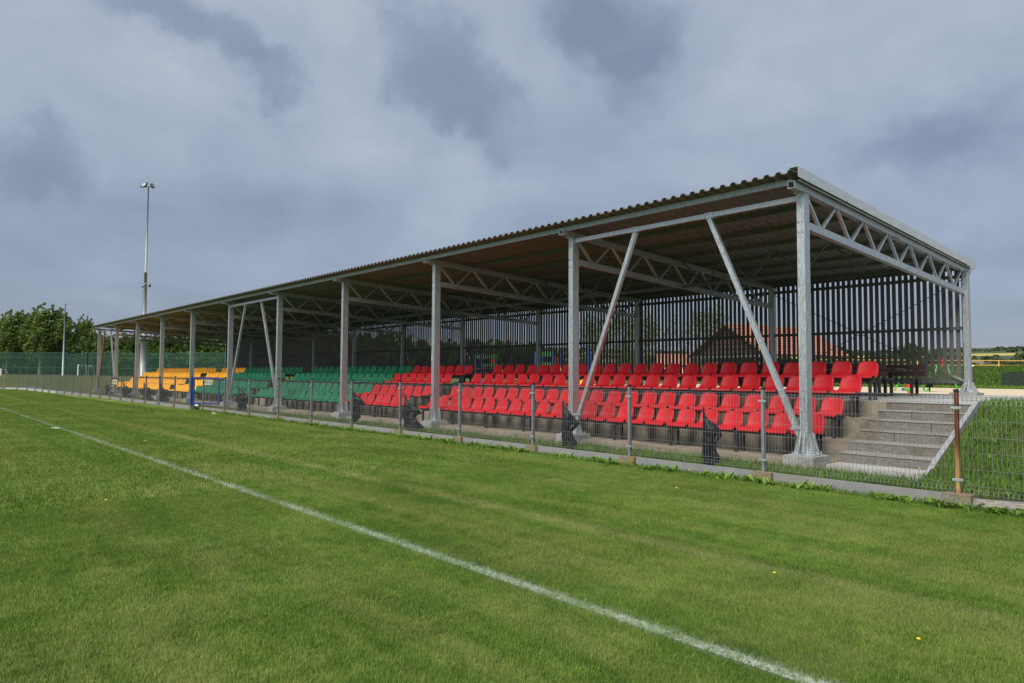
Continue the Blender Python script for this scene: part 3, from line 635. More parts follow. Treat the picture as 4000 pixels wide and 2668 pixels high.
Vs = np.concatenate(Vs); o = link('distant_scrub', npmesh('distant_scrub', Vs.reshape(-1, 3), np.arange(len(Vs) * 4).reshape(-1, 4), leafmat('scrub_leaf', (.028, .042, .018), (.045, .062, .026), (.075, .085, .04)))); tag(o, 'scrub and hedges scattered over the far hillside', 'scrub', kind='stuff')

# ------------------------------------------------------------ grandstand steel
C0, CS, NC = -5.01, 5.0974, 11
colx = [C0 - CS * i for i in range(NC)]
def roofz(y): return 4.83 - .041 * (y - 10.55)
stand = empty('grandstand_canopy', (C0, 10.92, 0)); tag(stand, 'long open grandstand canopy of galvanised steel with corrugated roof and slatted rear wall', 'grandstand')
OFF = Vector(stand.location)
def spart(name, mb, mat, parent=None, smooth=False):
    o = link(name, mb.mesh(name, mat, smooth)); o.parent = parent or stand
    if parent is None: o.location = -OFF
    return o
def sub(name, mb, mat, parent, smooth=False): return link(name, mb.mesh(name, mat, smooth), parent)
def column_proto():
    g = MB(); g.box(-.0625, .0625, 0, .19, 0, 4.27); c = link('column', g.mesh('column', M['galv']))
    g = MB(); g.box(-.19, .19, -.13, .32, .0, .022); sub('base_plate', g, M['galv'], c)
    for s in (-1, 1):
        for yy in (0.005, .173):
            g = MB(); pts = [(s * .0635, 0), (s * .165, 0), (s * .165, .05), (s * .085, .34), (s * .0635, .34)]
            vs = [(x, yy, z + .022) for x, z in pts] + [(x, yy + .012, z + .022) for x, z in pts]; n = 5
            g.add(vs, [tuple(range(n)), tuple(range(2 * n - 1, n - 1, -1))] + [(i, i + n, (i + 1) % n + n, (i + 1) % n) for i in range(n)]); sub('gusset', g, M['galv'], c)
    for xx in (-.04, .028):
        g = MB(); pts = [(-.001, 0), (-.12, 0), (-.12, .05), (-.03, .36), (-.001, .36)]
        vs = [(xx, y, z + .022) for y, z in pts] + [(xx + .012, y, z + .022) for y, z in pts]; n = 5
        g.add(vs, [tuple(range(n)), tuple(range(2 * n - 1, n - 1, -1))] + [(i, i + n, (i + 1) % n + n, (i + 1) % n) for i in range(n)]); sub('gusset', g, M['galv'], c)
    g = MB(); g.box(-.10, .10, -.03, .22, 4.27, 4.285); sub('cap_plate', g, M['galv'], c)
    for zz in (3.62, 3.79):
        for xx in (-.032, .032):
            g = MB(); g.tube([(xx, -.012, zz), (xx, .0, zz)], .009, 6); sub('bolt', g, M['dark_metal'], c)
    for xx, yy in ((-.15, -.09), (.15, -.09), (-.15, .28), (.15, .28)):
        g = MB(); g.tube([(xx, yy, .022), (xx, yy, .06)], .014, 6); sub('anchor_bolt', g, M['galv'], c)
    return c
cp_ = column_proto(); cp_.parent = stand; cp_.location = Vector((colx[0], 10.92, .32)) - OFF
for i in range(1, NC):
    c = copy_thing(cp_, stand); c.location = Vector((colx[i], 10.92, .32)) - OFF
for i in range(NC):
    c = copy_thing(cp_, stand); c.location = Vector((colx[i] + .05, 19.84, 1.20)) - OFF; c.scale = (1, 1, (4.255 - 1.2) / 4.27)
for i in range(NC):
    g = MB(); x = colx[i]; j = .02 * math.sin(i * 3)
    g.prism([(x - .26, 10.73), (x + .24, 10.72 + j), (x + .26, 11.27), (x - .25, 11.26)], .02, .32); spart('footing', g, M['plinth']); g = MB(); g.prism([(x - .29, 19.62), (x + .30, 19.60), (x + .30, 20.25), (x - .29, 20.26)], 1.05, 1.20)
    spart('footing', g, M['plinth'])
chY = [11.05 + 1.24 * k for k in range(8)]
def tcz(y): return roofz(y) - .16
def bcz(y): return 4.075 - .040 * (y - 11.0)
tr_mesh = {}
def truss(x):
    g = MB(); y0, y1 = 10.60, 20.35
    # hollow square tube so that the open end shows
    def rect(y, s, xo=x): zc_ = tcz(y); return [(xo - s, y, zc_ - s), (xo + s, y, zc_ - s), (xo + s, y, zc_ + s), (xo - s, y, zc_ + s)]
    vs = rect(y0, .058) + rect(y1, .058) + rect(y0, .050) + rect(y0 + .35, .050)
    g.add(vs, [(0, 1, 5, 4), (1, 2, 6, 5), (2, 3, 7, 6), (3, 0, 4, 7), (4, 5, 6, 7), (0, 8, 9, 1), (1, 9, 10, 2), (2, 10, 11, 3), (3, 11, 8, 0), (9, 8, 12, 13), (10, 9, 13, 14), (11, 10, 14, 15), (8, 11, 15, 12), (12, 15, 14, 13)])
    t = spart('truss', g, M['galv'])
    def sp_(nm, mb): o = sub(nm, mb, M['galv'], t); return o
    g = MB(); g.beam((x, 11.12, bcz(11.12)), (x, 19.84, bcz(19.84)), .10, .125); sp_('bottom_chord', g)
    for k in range(7):
        ya, yb = chY[k], chY[k + 1]; m_ = (ya + yb) / 2
        g = MB(); g.beam((x, ya + .05, tcz(ya) - .05), (x, m_ - .045, bcz(m_) + .06), .05, .05, (1, 0, 0)); sp_('diagonal', g)
        g = MB(); g.beam((x, m_ + .045, bcz(m_) + .06), (x, yb - .05, tcz(yb) - .05), .05, .05, (1, 0, 0)); sp_('diagonal', g)
    g = MB(); ym = 15.15
    for yy in (ym - .06, ym + .06):
        for dz in (-.03, .03):
            g.tube([(x + .05, yy, bcz(yy) + dz), (x + .062, yy, bcz(yy) + dz)], .009, 6); g.tube([(x + .058, yy, tcz(yy) + dz), (x + .07, yy, tcz(yy) + dz)], .009, 6)
    g.box(x - .02, x + .09, ym - .12, ym + .12, tcz(ym) - .066, tcz(ym) - .060)
    sp_('splice_bolts', g); return t
for x in colx: truss(x)
XR, XL = colx[0] + .10, colx[-1] - .12
for k, y in enumerate([10.78] + chY[1:7] + [19.75, 20.25]):
    g = MB(); zt = roofz(y) - .003; hh = .098
    xx = XR - .17 if k == 0 else XR - .03
    # C section: web, two flanges and lips
    g.box(XL, xx, y - .003, y, zt - hh, zt); g.box(XL, xx, y, y + .045, zt - .003, zt); g.box(XL, xx, y, y + .045, zt - hh, zt - hh + .003)
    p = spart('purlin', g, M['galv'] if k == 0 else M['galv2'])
    if k == 0:
        for i in range(NC - 1):
            g = MB(); xm = (colx[i] + colx[i + 1]) / 2 + .35; g.box(xm - .012, xm + .012, y - .02, y - .004, zt - hh - .02, zt + .0); g.box(xm + .012, xm + .10, y - .012, y - .004, zt - hh, zt - .01); sub('splice', g, M['galv'], p)
# corrugated sheet
prof = [(0, 0), (.055, 0), (.085, .048), (.145, .048), (.175, 0)]
def sheet(x0, n):
    vs = []; fs = []; row = []
    for k in range(n):
        for dx, dz in prof: row.append((x0 - k * .2 - dx, dz))
    row.append((x0 - n * .2, 0)); m_ = len(row)
    for yy in (10.50, 20.36):
        for th in (0, .003):
            for x, dz in row: vs.append((x, yy, roofz(yy) + dz + th))
    for i in range(m_ - 1):
        a, b, c, d = i, i + 1, 2 * m_ + i + 1, 2 * m_ + i; fs += [(a, b, c, d), (a + m_, d + m_, c + m_, b + m_), (a, a + m_, b + m_, b), (d, c, c + m_, d + m_)]
    g = MB(); g.add(vs, fs); return g
x = XR + .05; i = 0
while x > XL - .05:
    n = min(5, int(round((x - XL + .05) / .2)));
    if n < 1: break
    spart('roof_sheet', sheet(x, n), M['sheet']); x -= n * .2
# gable flashing in lengths
yb = [10.48, 12.75, 14.75, 16.75, 18.6, 20.42]
for k in range(5):
    g = MB(); a, b = yb[k], yb[k + 1] - .004; xo = XR + .075 - .002 * (k % 2); za, zb = roofz(a), roofz(b)
    g.add([(xo, a, za - .095), (xo, b, zb - .095), (xo, b, zb + .075), (xo, a, za + .075), (xo - .16, a, za + .075), (xo - .16, b, zb + .075), (xo - .003, a, za - .095), (xo - .003, b, zb - .095), (xo - .003, a, za + .072), (xo - .003, b, zb + .072), (xo - .16, a, za + .072), (xo - .16, b, zb + .072)],
          [(0, 1, 2, 3), (3, 2, 5, 4), (7, 6, 8, 9), (9, 8, 10, 11), (0, 3, 4, 10, 8, 6), (1, 7, 9, 11, 5, 2), (0, 6, 7, 1), (4, 5, 11, 10)])
    g.box(xo - .002, xo + .014, a, b, za - .0951 - (za - zb) * .0, za - .0951 + .0) if False else None
    fl = spart('flashing', g, M['flash'])
    for q in range(3):
        yy = a + (b - a) * (q + .5) / 3; g = MB(); g.tube([(xo, yy, roofz(yy) - .075), (xo + .006, yy, roofz(yy) - .075)], .008, 6); sub('screw', g, M['dark_metal'], fl)
g = MB(); g.beam((XR + .02, 10.62, roofz(10.62) - .105), (XR + .02, 20.3, roofz(20.3) - .105), .05, .004); spart('edge_angle', g, M['galv'])
# longitudinal truss at mid depth
ym = 15.12; zb_ = 3.885
for i in range(NC - 1):
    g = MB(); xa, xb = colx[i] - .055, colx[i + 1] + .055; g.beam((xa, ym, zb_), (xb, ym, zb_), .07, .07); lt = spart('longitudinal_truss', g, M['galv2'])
    n = 4; w = (xa - xb) / n; zt = roofz(ym) - .13
    for k in range(n):
        xm = xa - w * (k + .5)
        for s_ in (-1, 1):
            g = MB(); g.beam((xm + s_ * .05, ym, zb_ + .03), (xm + s_ * w * .47, ym, zt), .04, .04); sub('diagonal', g, M['galv2'], lt)
# V bracing along the front
for bay in (0, 4, 9):
    xa, xb = colx[bay], colx[bay + 1]; yv = 11.0; zt = 4.52
    g = MB(); g.beam((xa - .065, yv, zt), (xb + .065, yv, zt), .08, .085); spart('brace_beam', g, M['galv'])
    t1, t2 = xa - 1.72, xb + 1.70
    for k, (tx, bx) in enumerate(((t1, xa - .10), (t2, xb + .12))):
        g = MB(); zt2 = zt - .0425; g.beam((tx, yv, zt2 - .012), (bx, yv, .62), .08, .08, (0, 1, 0)); br = spart('brace', g, M['bright_wood'] if bay == 9 and k == 1 else M['galv'])
        if bay == 9 and k == 1: br['label'] = 'yellow brown brace of the far left bay'
        g = MB(); g.box(tx - .13, tx + .13, yv - .05, yv + .05, zt2 - .011, zt2 - .001); g.box(tx - .09, tx + .09, yv - .046, yv - .041, zt2 - .0, zt + .05)
        for dx in (-.1, .1): g.tube([(tx + dx, yv - .048, zt + .02), (tx + dx, yv - .04, zt + .02)], .009, 6); g.tube([(tx + dx, yv - .048, zt - .02), (tx + dx, yv - .04, zt - .02)], .009, 6)
        sub('bracket', g, M['galv'], br)
        g = MB(); u = .22; px_ = bx + (tx - bx) * u * .2; g.beam((bx + (tx - bx) * .02 - .10, yv - .05, .74), (bx + (tx - bx) * .02 + .12, yv - .05, .76), .01, .05); sub('clamp', g, M['galv'], br)
# thin roof bracing rods
for bay in (0, 4, 9):
    for (ya, yb2) in ((11.1, 15.1), (15.1, 19.7)):
        for s_ in (0, 1):
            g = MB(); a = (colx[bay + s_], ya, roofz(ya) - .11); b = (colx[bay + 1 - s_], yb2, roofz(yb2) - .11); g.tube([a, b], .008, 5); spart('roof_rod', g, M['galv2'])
# rear wall: rails, cross rods, slats
for i in range(NC - 1):
    xa, xb = colx[i] + .05 - .066, colx[i + 1] + .05 + .066
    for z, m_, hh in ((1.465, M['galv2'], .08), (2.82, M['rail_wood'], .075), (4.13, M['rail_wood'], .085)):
        g = MB(); g.box(xb, xa, 19.965, 20.015, z - hh / 2, z + hh / 2); spart('wall_rail', g, m_)
    if i in (0, 4, 9):
        for s_ in (0, 1):
            g = MB(); a = Vector((xa if s_ else xb, 19.93, 1.48)); b = Vector((xb if s_ else xa, 19.93, 4.05)); g.tube([a, b], .011, 6); rd = spart('cross_rod', g, M['galv2'])
            g = MB(); d = (b - a).normalized(); g.beam(a, a + d * .30, .02, .055); g.tube([a + d * .04 + Vector((0, -.035, 0)), a + d * .04], .02, 8); sub('rod_end', g, M['galv'], rd)
g = MB(); g.beam((colx[0] + .05, 19.9, 1.5), (colx[0] + .0, 19.84, 1.22), .04); spart('strap', g, M['black_plastic'])
slat_me = None; sx = XR - .125; k = 0; stuff = MB(); PS = .1472
g = MB(); g.box(-.0475, .0475, 0, .02, 0, 3.03); slat_me = g.mesh('slat', M['slat'])
while sx > colx[-1] - .0:
    if not any(abs(sx - (c + .05)) < .0 for c in colx):
        jz = rnd.uniform(-.012, .012); jx = rnd.uniform(-.006, .006)
        if k < 300:
            o = link('slat', slat_me, stand, Vector((sx + jx, 20.022, 1.385 + jz)) - OFF); o.rotation_euler = (0, rnd.uniform(-.0015, .0015), 0)
        else: stuff.box(sx - .0475, sx + .0475, 20.022, 20.042, 1.385 + jz, 4.415 + jz)
        k += 1
    sx -= PS
so = spart('slat', stuff, M['slat']); so.name = 'far_slats'; so['kind'] = 'stuff'
# lamps on conduit arms below the roof
def conduit_lamp(bx, label):
    t = empty('conduit_lamp', (bx, 15.0, 4.24)); tag(t, label, 'lamp', 'lamps hanging from conduit arms under the roof')
    g = MB(); g.tube([(0, 0, .1), (0, 0, .36), (.03, 0, .385), (.55, 0, .36), (.9, .05, .34)], .011, 6); part('conduit', g, M['white_metal'], t)
    g = MB(); g.box(-.05, .05, -.04, .04, -.02, .10); part('junction_box', g, M['white_metal'], t)
    g = MB(); g.box(-.16, .14, -.07, .07, -.13, -.10); g.box(-.01, .01, -.01, .01, -.10, -.02); part('lamp_head', g, M['white_metal'], t)
conduit_lamp(-17.05, 'small grey lamp box under the roof in the third bay from the right')
conduit_lamp(-28.4, 'small grey lamp box under the roof above the green seats')
conduit_lamp(-48.5, 'small grey lamp box under the roof above the yellow seats')

# ------------------------------------------------------------ terrace and stairs
XE, XW = -4.71, -53.9
T_ = empty('concrete_terrace', (XE, 11, 0)); tag(T_, 'stained concrete terrace of four levels carrying the seats', 'terrace')
def tp(name, mb, mat): o = link(name, mb.mesh(name, mat), T_); o.location = -Vector(T_.location); return o
lv = [(10.98, 12.0, .215), (12.0, 12.82, .51), (12.82, 13.65, .84)]
g = MB(); g.box(XW, XE, 10.98, 12.02, -.1, .215); tp('floor_slab', g, M['conc_tan'])
for (a, b, z) in lv[1:]:
    x = XE
    while x > XW + .1:
        x2 = max(XW, x - 6.1); g = MB(); jj = rnd.uniform(-.008, .008); g.box(x2 + .008, x, a + jj, b + .02, -.1, z); tp('tier', g, M['conc_tan']); x = x2
g = MB(); g.box(XW, XE - .001, 13.65, 13.95, -.1, 1.128); tp('top_riser', g, M['conc_tan'])
S_ = empty('concrete_stairs', (-4.0, 11, 0)); tag(S_, 'wide concrete stairs with rough faced risers and a sloping kerb at the right end', 'stairs')
def stp(name, mb, mat): o = link(name, mb.mesh(name, mat) if isinstance(mb, MB) else mb, S_); o.location = -Vector(S_.location); return o
yr = [11.5, 11.94, 12.37, 12.80, 13.22, 13.65]; zr = [.355, .51, .675, .835, .985, 1.128]; XS0, XS1 = XE + .004, -3.345
for k in range(6):
    y0 = yr[k]; y1 = (yr[k + 1] if k < 5 else 14.2); x = XS0; j = 0
    while x < XS1 - .05:
        x2 = min(XS1, x + (.98 if (j or k % 2) else .55)); g = MB(); zb = .05
        nn = 5; dy = [rnd.uniform(-.006, .006) for _ in range(4)]
        g.box(x + .003, x2 - .003, y0 + dy[0], y1 + .012, zb, zr[k] - .012, 0); g.box(x + .001, x2 - .001, y0 - .012 + dy[0], y1 + .013, zr[k] - .012, zr[k] + dy[1] * .3, 1)
        stp('step_block', g, [M['block_face'], M['conc_stair']]); x = x2; j += 1
g = MB(); g.box(XS0 - .5, XS1, 11.02, 11.5, .0, .20); stp('landing_slab', g, M['conc_light'])
g = MB(); x0, x1 = XS1 + .001, XS1 + .075
pl = [(11.08, .17), (11.42, .33), (13.72, 1.18), (14.62, 1.175), (14.62, 1.0), (13.78, .98), (11.08, -.02)]
vs = [(x0, y, z) for y, z in pl] + [(x1, y, z) for y, z in pl]; n = len(pl)
g.add(vs, [tuple(range(n)), tuple(range(2 * n - 1, n - 1, -1))] + [((i + 1) % n, i, i + n, (i + 1) % n + n) for i in range(n)]); stp('kerb', g, M['kerb'])
g = MB(); g.box(x1 - .002, 12, 14.56, 14.63, .95, 1.15); struct('edge_kerb', g, M['kerb'], 'straight kerb along the top of the grass bank')
# boards / planks stored behind the wall base and small planter row seen under the seats
# ------------------------------------------------------------ seats
def seat_mesh(mat):
    # profile (y back, z up, half width, edge curl)
    pf = [(.0, -.050, .205), (.0, -.010, .216), (.016, .004, .219), (.07, .004, .216), (.15, -.014, .211), (.24, -.018, .205), (.30, .000, .200), (.345, .045, .195), (.372, .11, .193), (.392, .18, .190), (.408, .235, .184), (.420, .275, .172), (.430, .305, .150), (.437, .322, .118), (.441, .330, .085)]
    pf = [(y, z * .83 if z > 0 else z, w) for y, z, w in pf]
    us = [-1, -.97, -.86, -.6, -.3, 0, .3, .6, .86, .97, 1]
    vs = []; fs = []
    for i, (y, z, w) in enumerate(pf):
        j = min(i + 1, len(pf) - 1); k = max(i - 1, 0); ty, tz = pf[j][0] - pf[k][0], pf[j][1] - pf[k][1]; l = math.hypot(ty, tz); ny, nz_ = -tz / l, ty / l
        for u in us:
            cup = .030 * (abs(u) ** 2.4) if i > 2 else .0
            if abs(u) > .98: cup = -.012 if i > 2 else 0
            vs.append((u * w, y + ny * cup, z + nz_ * cup))
    n = len(us); m_ = len(pf)
    # turned back top edge
    for (dy, dz, w) in ((.016, -.004, .085), (.022, -.03, .10)):
        for u in us: vs.append((u * w, .441 + dy, .274 + dz))
    tot = m_ + 2
    for i in range(tot - 1):
        for k in range(n - 1): fs.append((i * n + k, i * n + k + 1, (i + 1) * n + k + 1, (i + 1) * n + k))
    # underside shell
    b = len(vs)
    for i, (y, z, w) in enumerate(pf):
        j = min(i + 1, len(pf) - 1); k = max(i - 1, 0); ty, tz = pf[j][0] - pf[k][0], pf[j][1] - pf[k][1]; l = math.hypot(ty, tz); ny, nz_ = -tz / l, ty / l
        for u in us[::2]: vs.append((u * (w - .002), y - ny * .014, z - nz_ * .014))
    n2 = len(us[::2])
    for i in range(m_ - 1):
        for k in range(n2 - 1): fs.append((b + i * n2 + k + 1, b + i * n2 + k, b + (i + 1) * n2 + k, b + (i + 1) * n2 + k + 1))
    g = MB(); g.add(vs, fs); return g.mesh('seat', mat, True)
SM = {c: seat_mesh(M[c]) for c in ('red', 'green', 'yellow')}
rowY = [11.30, 12.12, 12.93, 13.78]; rowZ = [.660, .945, 1.325, 1.610]; rowF = [.215, .51, .84, 1.128]
sections = [(-4.95, 23), (-17.45, 23), (-29.95, 21), (-41.40, 24)]
ones = ['', 'first', 'second', 'third', 'fourth', 'fifth', 'sixth', 'seventh', 'eighth', 'ninth', 'tenth', 'eleventh', 'twelfth', 'thirteenth', 'fourteenth', 'fifteenth', 'sixteenth', 'seventeenth', 'eighteenth', 'nineteenth']
tens = {2: ('twentieth', 'twenty'), 3: ('thirtieth', 'thirty'), 4: ('fortieth', 'forty'), 5: ('fiftieth', 'fifty'), 6: ('sixtieth', 'sixty'), 7: ('seventieth', 'seventy'), 8: ('eightieth', 'eighty'), 9: ('ninetieth', 'ninety')}
def ordinal(n):
    if n < 20: return ones[n]
    a, b = divmod(n, 10); return tens[a][0] if b == 0 else tens[a][1] + '-' + ones[b]
rown = ['front row', 'second row', 'third row', 'back row']
allseats = []
for si, (xr, n) in enumerate(sections):
    for k in range(n):
        x = xr - .25 - .5 * k
        if si == 0: c = 'red'
        elif si == 1: c = 'red' if k < 7 else 'green'
        elif si == 2: c = 'green' if k < 14 else 'yellow'
        else: c = 'yellow'
        idx = sum(s[1] for s in sections[:si]) + k + 1
        for rI in range(4): allseats.append((idx, rI, x, c))
allseats.sort()
far = {'yellow': []}
for q, (idx, rI, x, c) in enumerate(allseats):
    jx = rnd.uniform(-.008, .008)
    if q < 300:
        o = link(c + '_seat', SM[c], None, (x + jx, rowY[rI] + rnd.uniform(-.006, .006), rowZ[rI])); o.rotation_euler = (rnd.uniform(-.03, .03), rnd.uniform(-.012, .012), rnd.uniform(-.035, .035)); o.scale.x = 1.01
        tag(o, '%s plastic seat in the %s, %s from the concrete stairs' % (c, rown[rI], ordinal(idx)), 'seat', 'plastic seats of the grandstand')
    else: far['yellow'].append((x + jx, rowY[rI], rowZ[rI]))
sv = np.array([v.co[:] for v in SM['yellow'].vertices]); sf = [tuple(p.vertices) for p in SM['yellow'].polygons]
Vs = []; Fs = []
for i, p in enumerate(far['yellow']):
    Vs.append(sv + np.array(p)); Fs += [tuple(a + i * len(sv) for a in f) for f in sf]
o = link('far_yellow_seats', npmesh('far_yellow_seats', np.concatenate(Vs), np.array(Fs), M['yellow'], True)); tag(o, 'remaining yellow seats at the far left end of the stand', 'seat', 'plastic seats of the grandstand', 'stuff')
secn = ['nearest the stairs', 'of red and green seats', 'of green and yellow seats', 'of yellow seats at the far end']
for si, (xr, n) in enumerate(sections):
    xl = xr - .5 * n
    for rI in range(4):
        t = empty('seat_frame', ((xr + xl) / 2, rowY[rI], rowF[rI])); tag(t, 'dark steel seat frame under the %s %s' % (rown[rI], secn[si]), 'seat frame', 'steel frames under the seats')
        zt = rowZ[rI] - .052 - rowF[rI]; hw = n * .25
        for yy in (.07, .33):
            g = MB(); g.box(-hw + .02, hw - .02, yy - .02, yy + .02, zt - .04, zt); part('rail', g, M['black_steel'], t)
        nl = 8
        for k in range(nl + 1):
            lx = hw - .12 - (2 * hw - .24) * k / nl
            for yy in (.10, .36):
                g = MB(); g.box(lx - .025, lx + .025, yy - .025, yy + .025, 0, zt - .04); part('leg', g, M['black_steel'], t)
            g = MB(); g.box(lx - .02, lx + .02, .125, .335, zt - .085, zt - .045); part('crossbar', g, M['black_steel'], t)

# ------------------------------------------------------------ fence
pxs = [-2.56, -5.085, -7.6, -10.06, -12.49, -14.98, -17.48, -19.98, -22.44, -24.95, -27.43, -29.94, -31.40, -33.8, -36.23, -38.61, -41.08, -43.64, -46.18, -48.7]
ppos = [(x, FY) for x in pxs] + [(-50.9, 9.62), (-53.3, 9.5), (-55.6, 9.42), (-58.0, 9.36), (-60.4, 9.26), (-62.9, 9.14), (-65.6, 9.10), (-68.6, 9.02), (-71.6, 8.80), (-74.3, 8.42), (-76.4, 7.7), (-77.4, 5.6), (-77.5, 3.1), (-77.5, .6), (-77.5, -1.9)]
fence = empty('mesh_fence', (0, FY, 0)); tag(fence, 'low galvanised wire mesh fence on concrete boards round the pitch', 'fence'); FO = Vector(fence.location)
def wire(g, pts, r_=.0020, n=4):
    pts = [Vector(p) for p in pts]
    for a, b in zip(pts, pts[1:]): g.beam(a, b, r_ * 1.8, r_ * 1.8, (0, 1, 0) if abs((b - a).normalized().z) > .5 else (0, 0, 1), caps=False)
g = MB(); Bg = .022
for k in range(50):
    x = .012 + k * .0495; wire(g, [(x, 0, .177), (x, 0, .205), (x, Bg, .252), (x, 0, .298), (x, 0, 1.279), (x, Bg, 1.327), (x, 0, 1.372), (x, 0, 1.378)])
for z, o_ in ((.205, 0), (.252, Bg), (.298, 0), (.493, 0), (.696, 0), (.885, 0), (1.082, 0), (1.279, 0), (1.327, Bg), (1.372, 0)):
    wire(g, [(.0, o_ - .005, z), (2.45, o_ - .005, z)], .0024)
panel_me = g.mesh('wire_panel', M['wire'])
g = MB(); g.box(-.02, .02, -.03, .03, 0, 1.235); post_me = g.mesh('post', M['post']); g = MB(); g.box(-.02, .02, -.03, .03, 0, 1.255); rust_me = g.mesh('post', M['rust'])
g = MB(); g.box(-.023, .023, -.033, .033, 0, .035); cap_me = g.mesh('cap', M['black_plastic'])
g = MB(); g.box(-.055, .055, -.036, -.0305, -.018, .018); g.tube([(-.042, -.05, 0), (-.042, -.036, 0)], .012, 8); g.tube([(.042, -.05, 0), (.042, -.036, 0)], .012, 8); clamp_me = g.mesh('clamp', M['galv'])
g = MB(); pr = [(-.16, -.085), (.15, -.09), (.16, .10), (-.155, .105)]; g.prism(pr, -.08, .165); block_me = g.mesh('foot_block', M['mossy'])
for i, (x, y) in enumerate(ppos):
    a = ppos[max(i - 1, 0)]; b = ppos[min(i + 1, len(ppos) - 1)]; ang = math.atan2(a[1] - b[1], a[0] - b[0])
    if i == 12: continue                                  # the blue gate post stands here
    p = link('post', rust_me if i == 0 else post_me, fence, Vector((x, y, .155)) - FO, ang)
    if i == 0: p['label'] = 'rusty post near the right end'
    if 22 <= i < 28: p.rotation_euler = (0, rnd.uniform(-.04, .06), ang)
    c = link('cap', cap_me, p, (0, 0, 1.255 if i == 0 else 1.235))
    for zz in (.18, 1.06): link('clamp', clamp_me, p, (0, 0, zz))
for i, (x, y) in enumerate(ppos):
    a = ppos[max(i - 1, 0)]; b = ppos[min(i + 1, len(ppos) - 1)]; ang = math.atan2(a[1] - b[1], a[0] - b[0]); o = link('foot_block', block_me, fence, Vector((x, y, rnd.uniform(-.008, .006))) - FO, ang + rnd.uniform(-.03, .03)); o.scale = (1, 1, 1)
    if i < len(ppos) - 1:
        b = ppos[i + 1]; d = math.hypot(x - b[0], y - b[1]); ang2 = math.atan2(y - b[1], x - b[0])
        if i != 11:
            o = link('wire_panel', panel_me, fence, Vector((b[0] + (x - b[0]) * .02 / d, b[1] + (y - b[1]) * .02 / d, 0)) - FO, ang2); o.scale = ((d - .05) / 2.45, 1, 1)
            g = MB(); g.box(.0, d - .32, -.03, .03, -.1, .158); o = link('base_board', g.mesh('base_board', M['conc_grey'] if i < 24 else M['conc_light']), fence, Vector((b[0] + (x - b[0]) * .16 / d, b[1] + (y - b[1]) * .16 / d, rnd.uniform(-.004, .004))) - FO, ang2)
# right of the rusty post: panels over an old log-like beam
for k in range(2):
    o = link('wire_panel', panel_me, fence, Vector((-2.51 + 2.5 * k, FY - .002, -.02)) - FO)
    o = link('post', post_me, fence, Vector((-.03 + 2.5 * k, FY, .14)) - FO); link('cap', cap_me, o, (0, 0, 1.235))
g = MB(); vs = []; n = 26; ring = [(-.055, -.12), (-.075, .02), (-.066, .10), (-.02, .135), (.04, .13), (.06, .05), (.06, -.12)]
for k in range(n + 1):
    for (yy, zz) in ring: vs.append((-2.40 + k * .2, FY + yy + .012 * math.sin(k * 1.7 + zz * 20), zz + .008 * math.sin(k * 2.3 + yy * 30)))
m_ = len(ring); g.add(vs, [(k * m_ + q, k * m_ + (q + 1) % m_, (k + 1) * m_ + (q + 1) % m_, (k + 1) * m_ + q) for k in range(n) for q in range(m_)] + [tuple(range(m_ - 1, -1, -1))])
o = link('weathered_beam', g.mesh('weathered_beam', M['log'], True), fence); o.location = -FO; o['label'] = 'weathered beam with rippled surface'

# gate
gt = empty('blue_gate', (-31.40, FY, .0)); tag(gt, 'blue steel gate standing half open in the pitch fence', 'gate')
g = MB(); g.box(-.05, .05, -.05, .05, .15, 1.42); part('hinge_post', g, M['blue_steel'], gt)
ga = math.atan2(.81, 1.18)
lf = MB(); L_ = 1.37; lf.box(.06, .12, -.025, .025, .24, 1.40); lf.box(L_ - .06, L_, -.025, .025, .24, 1.40); lf.box(.12, L_ - .06, -.024, .024, 1.34, 1.40); lf.box(.12, L_ - .06, -.024, .024, .24, .30)
leaf = part('gate_leaf', lf, M['blue_steel'], gt); leaf.rotation_euler = (0, 0, ga)
g = MB()
for k in range(20):
    x = .15 + k * .058; wire(g, [(x, 0, .30), (x, 0, 1.34)])
for z in (.4, .6, .8, 1.0, 1.2): wire(g, [(.12, 0.006, z), (1.31, 0.006, z)])
link('wire_infill', g.mesh('wire_infill', M['wire']), leaf)
g = MB(); g.box(.03, .07, -.03, .03, .45, .52); g.box(.03, .07, -.03, .03, 1.15, 1.22); part('hinge', g, M['blue_steel'], gt)

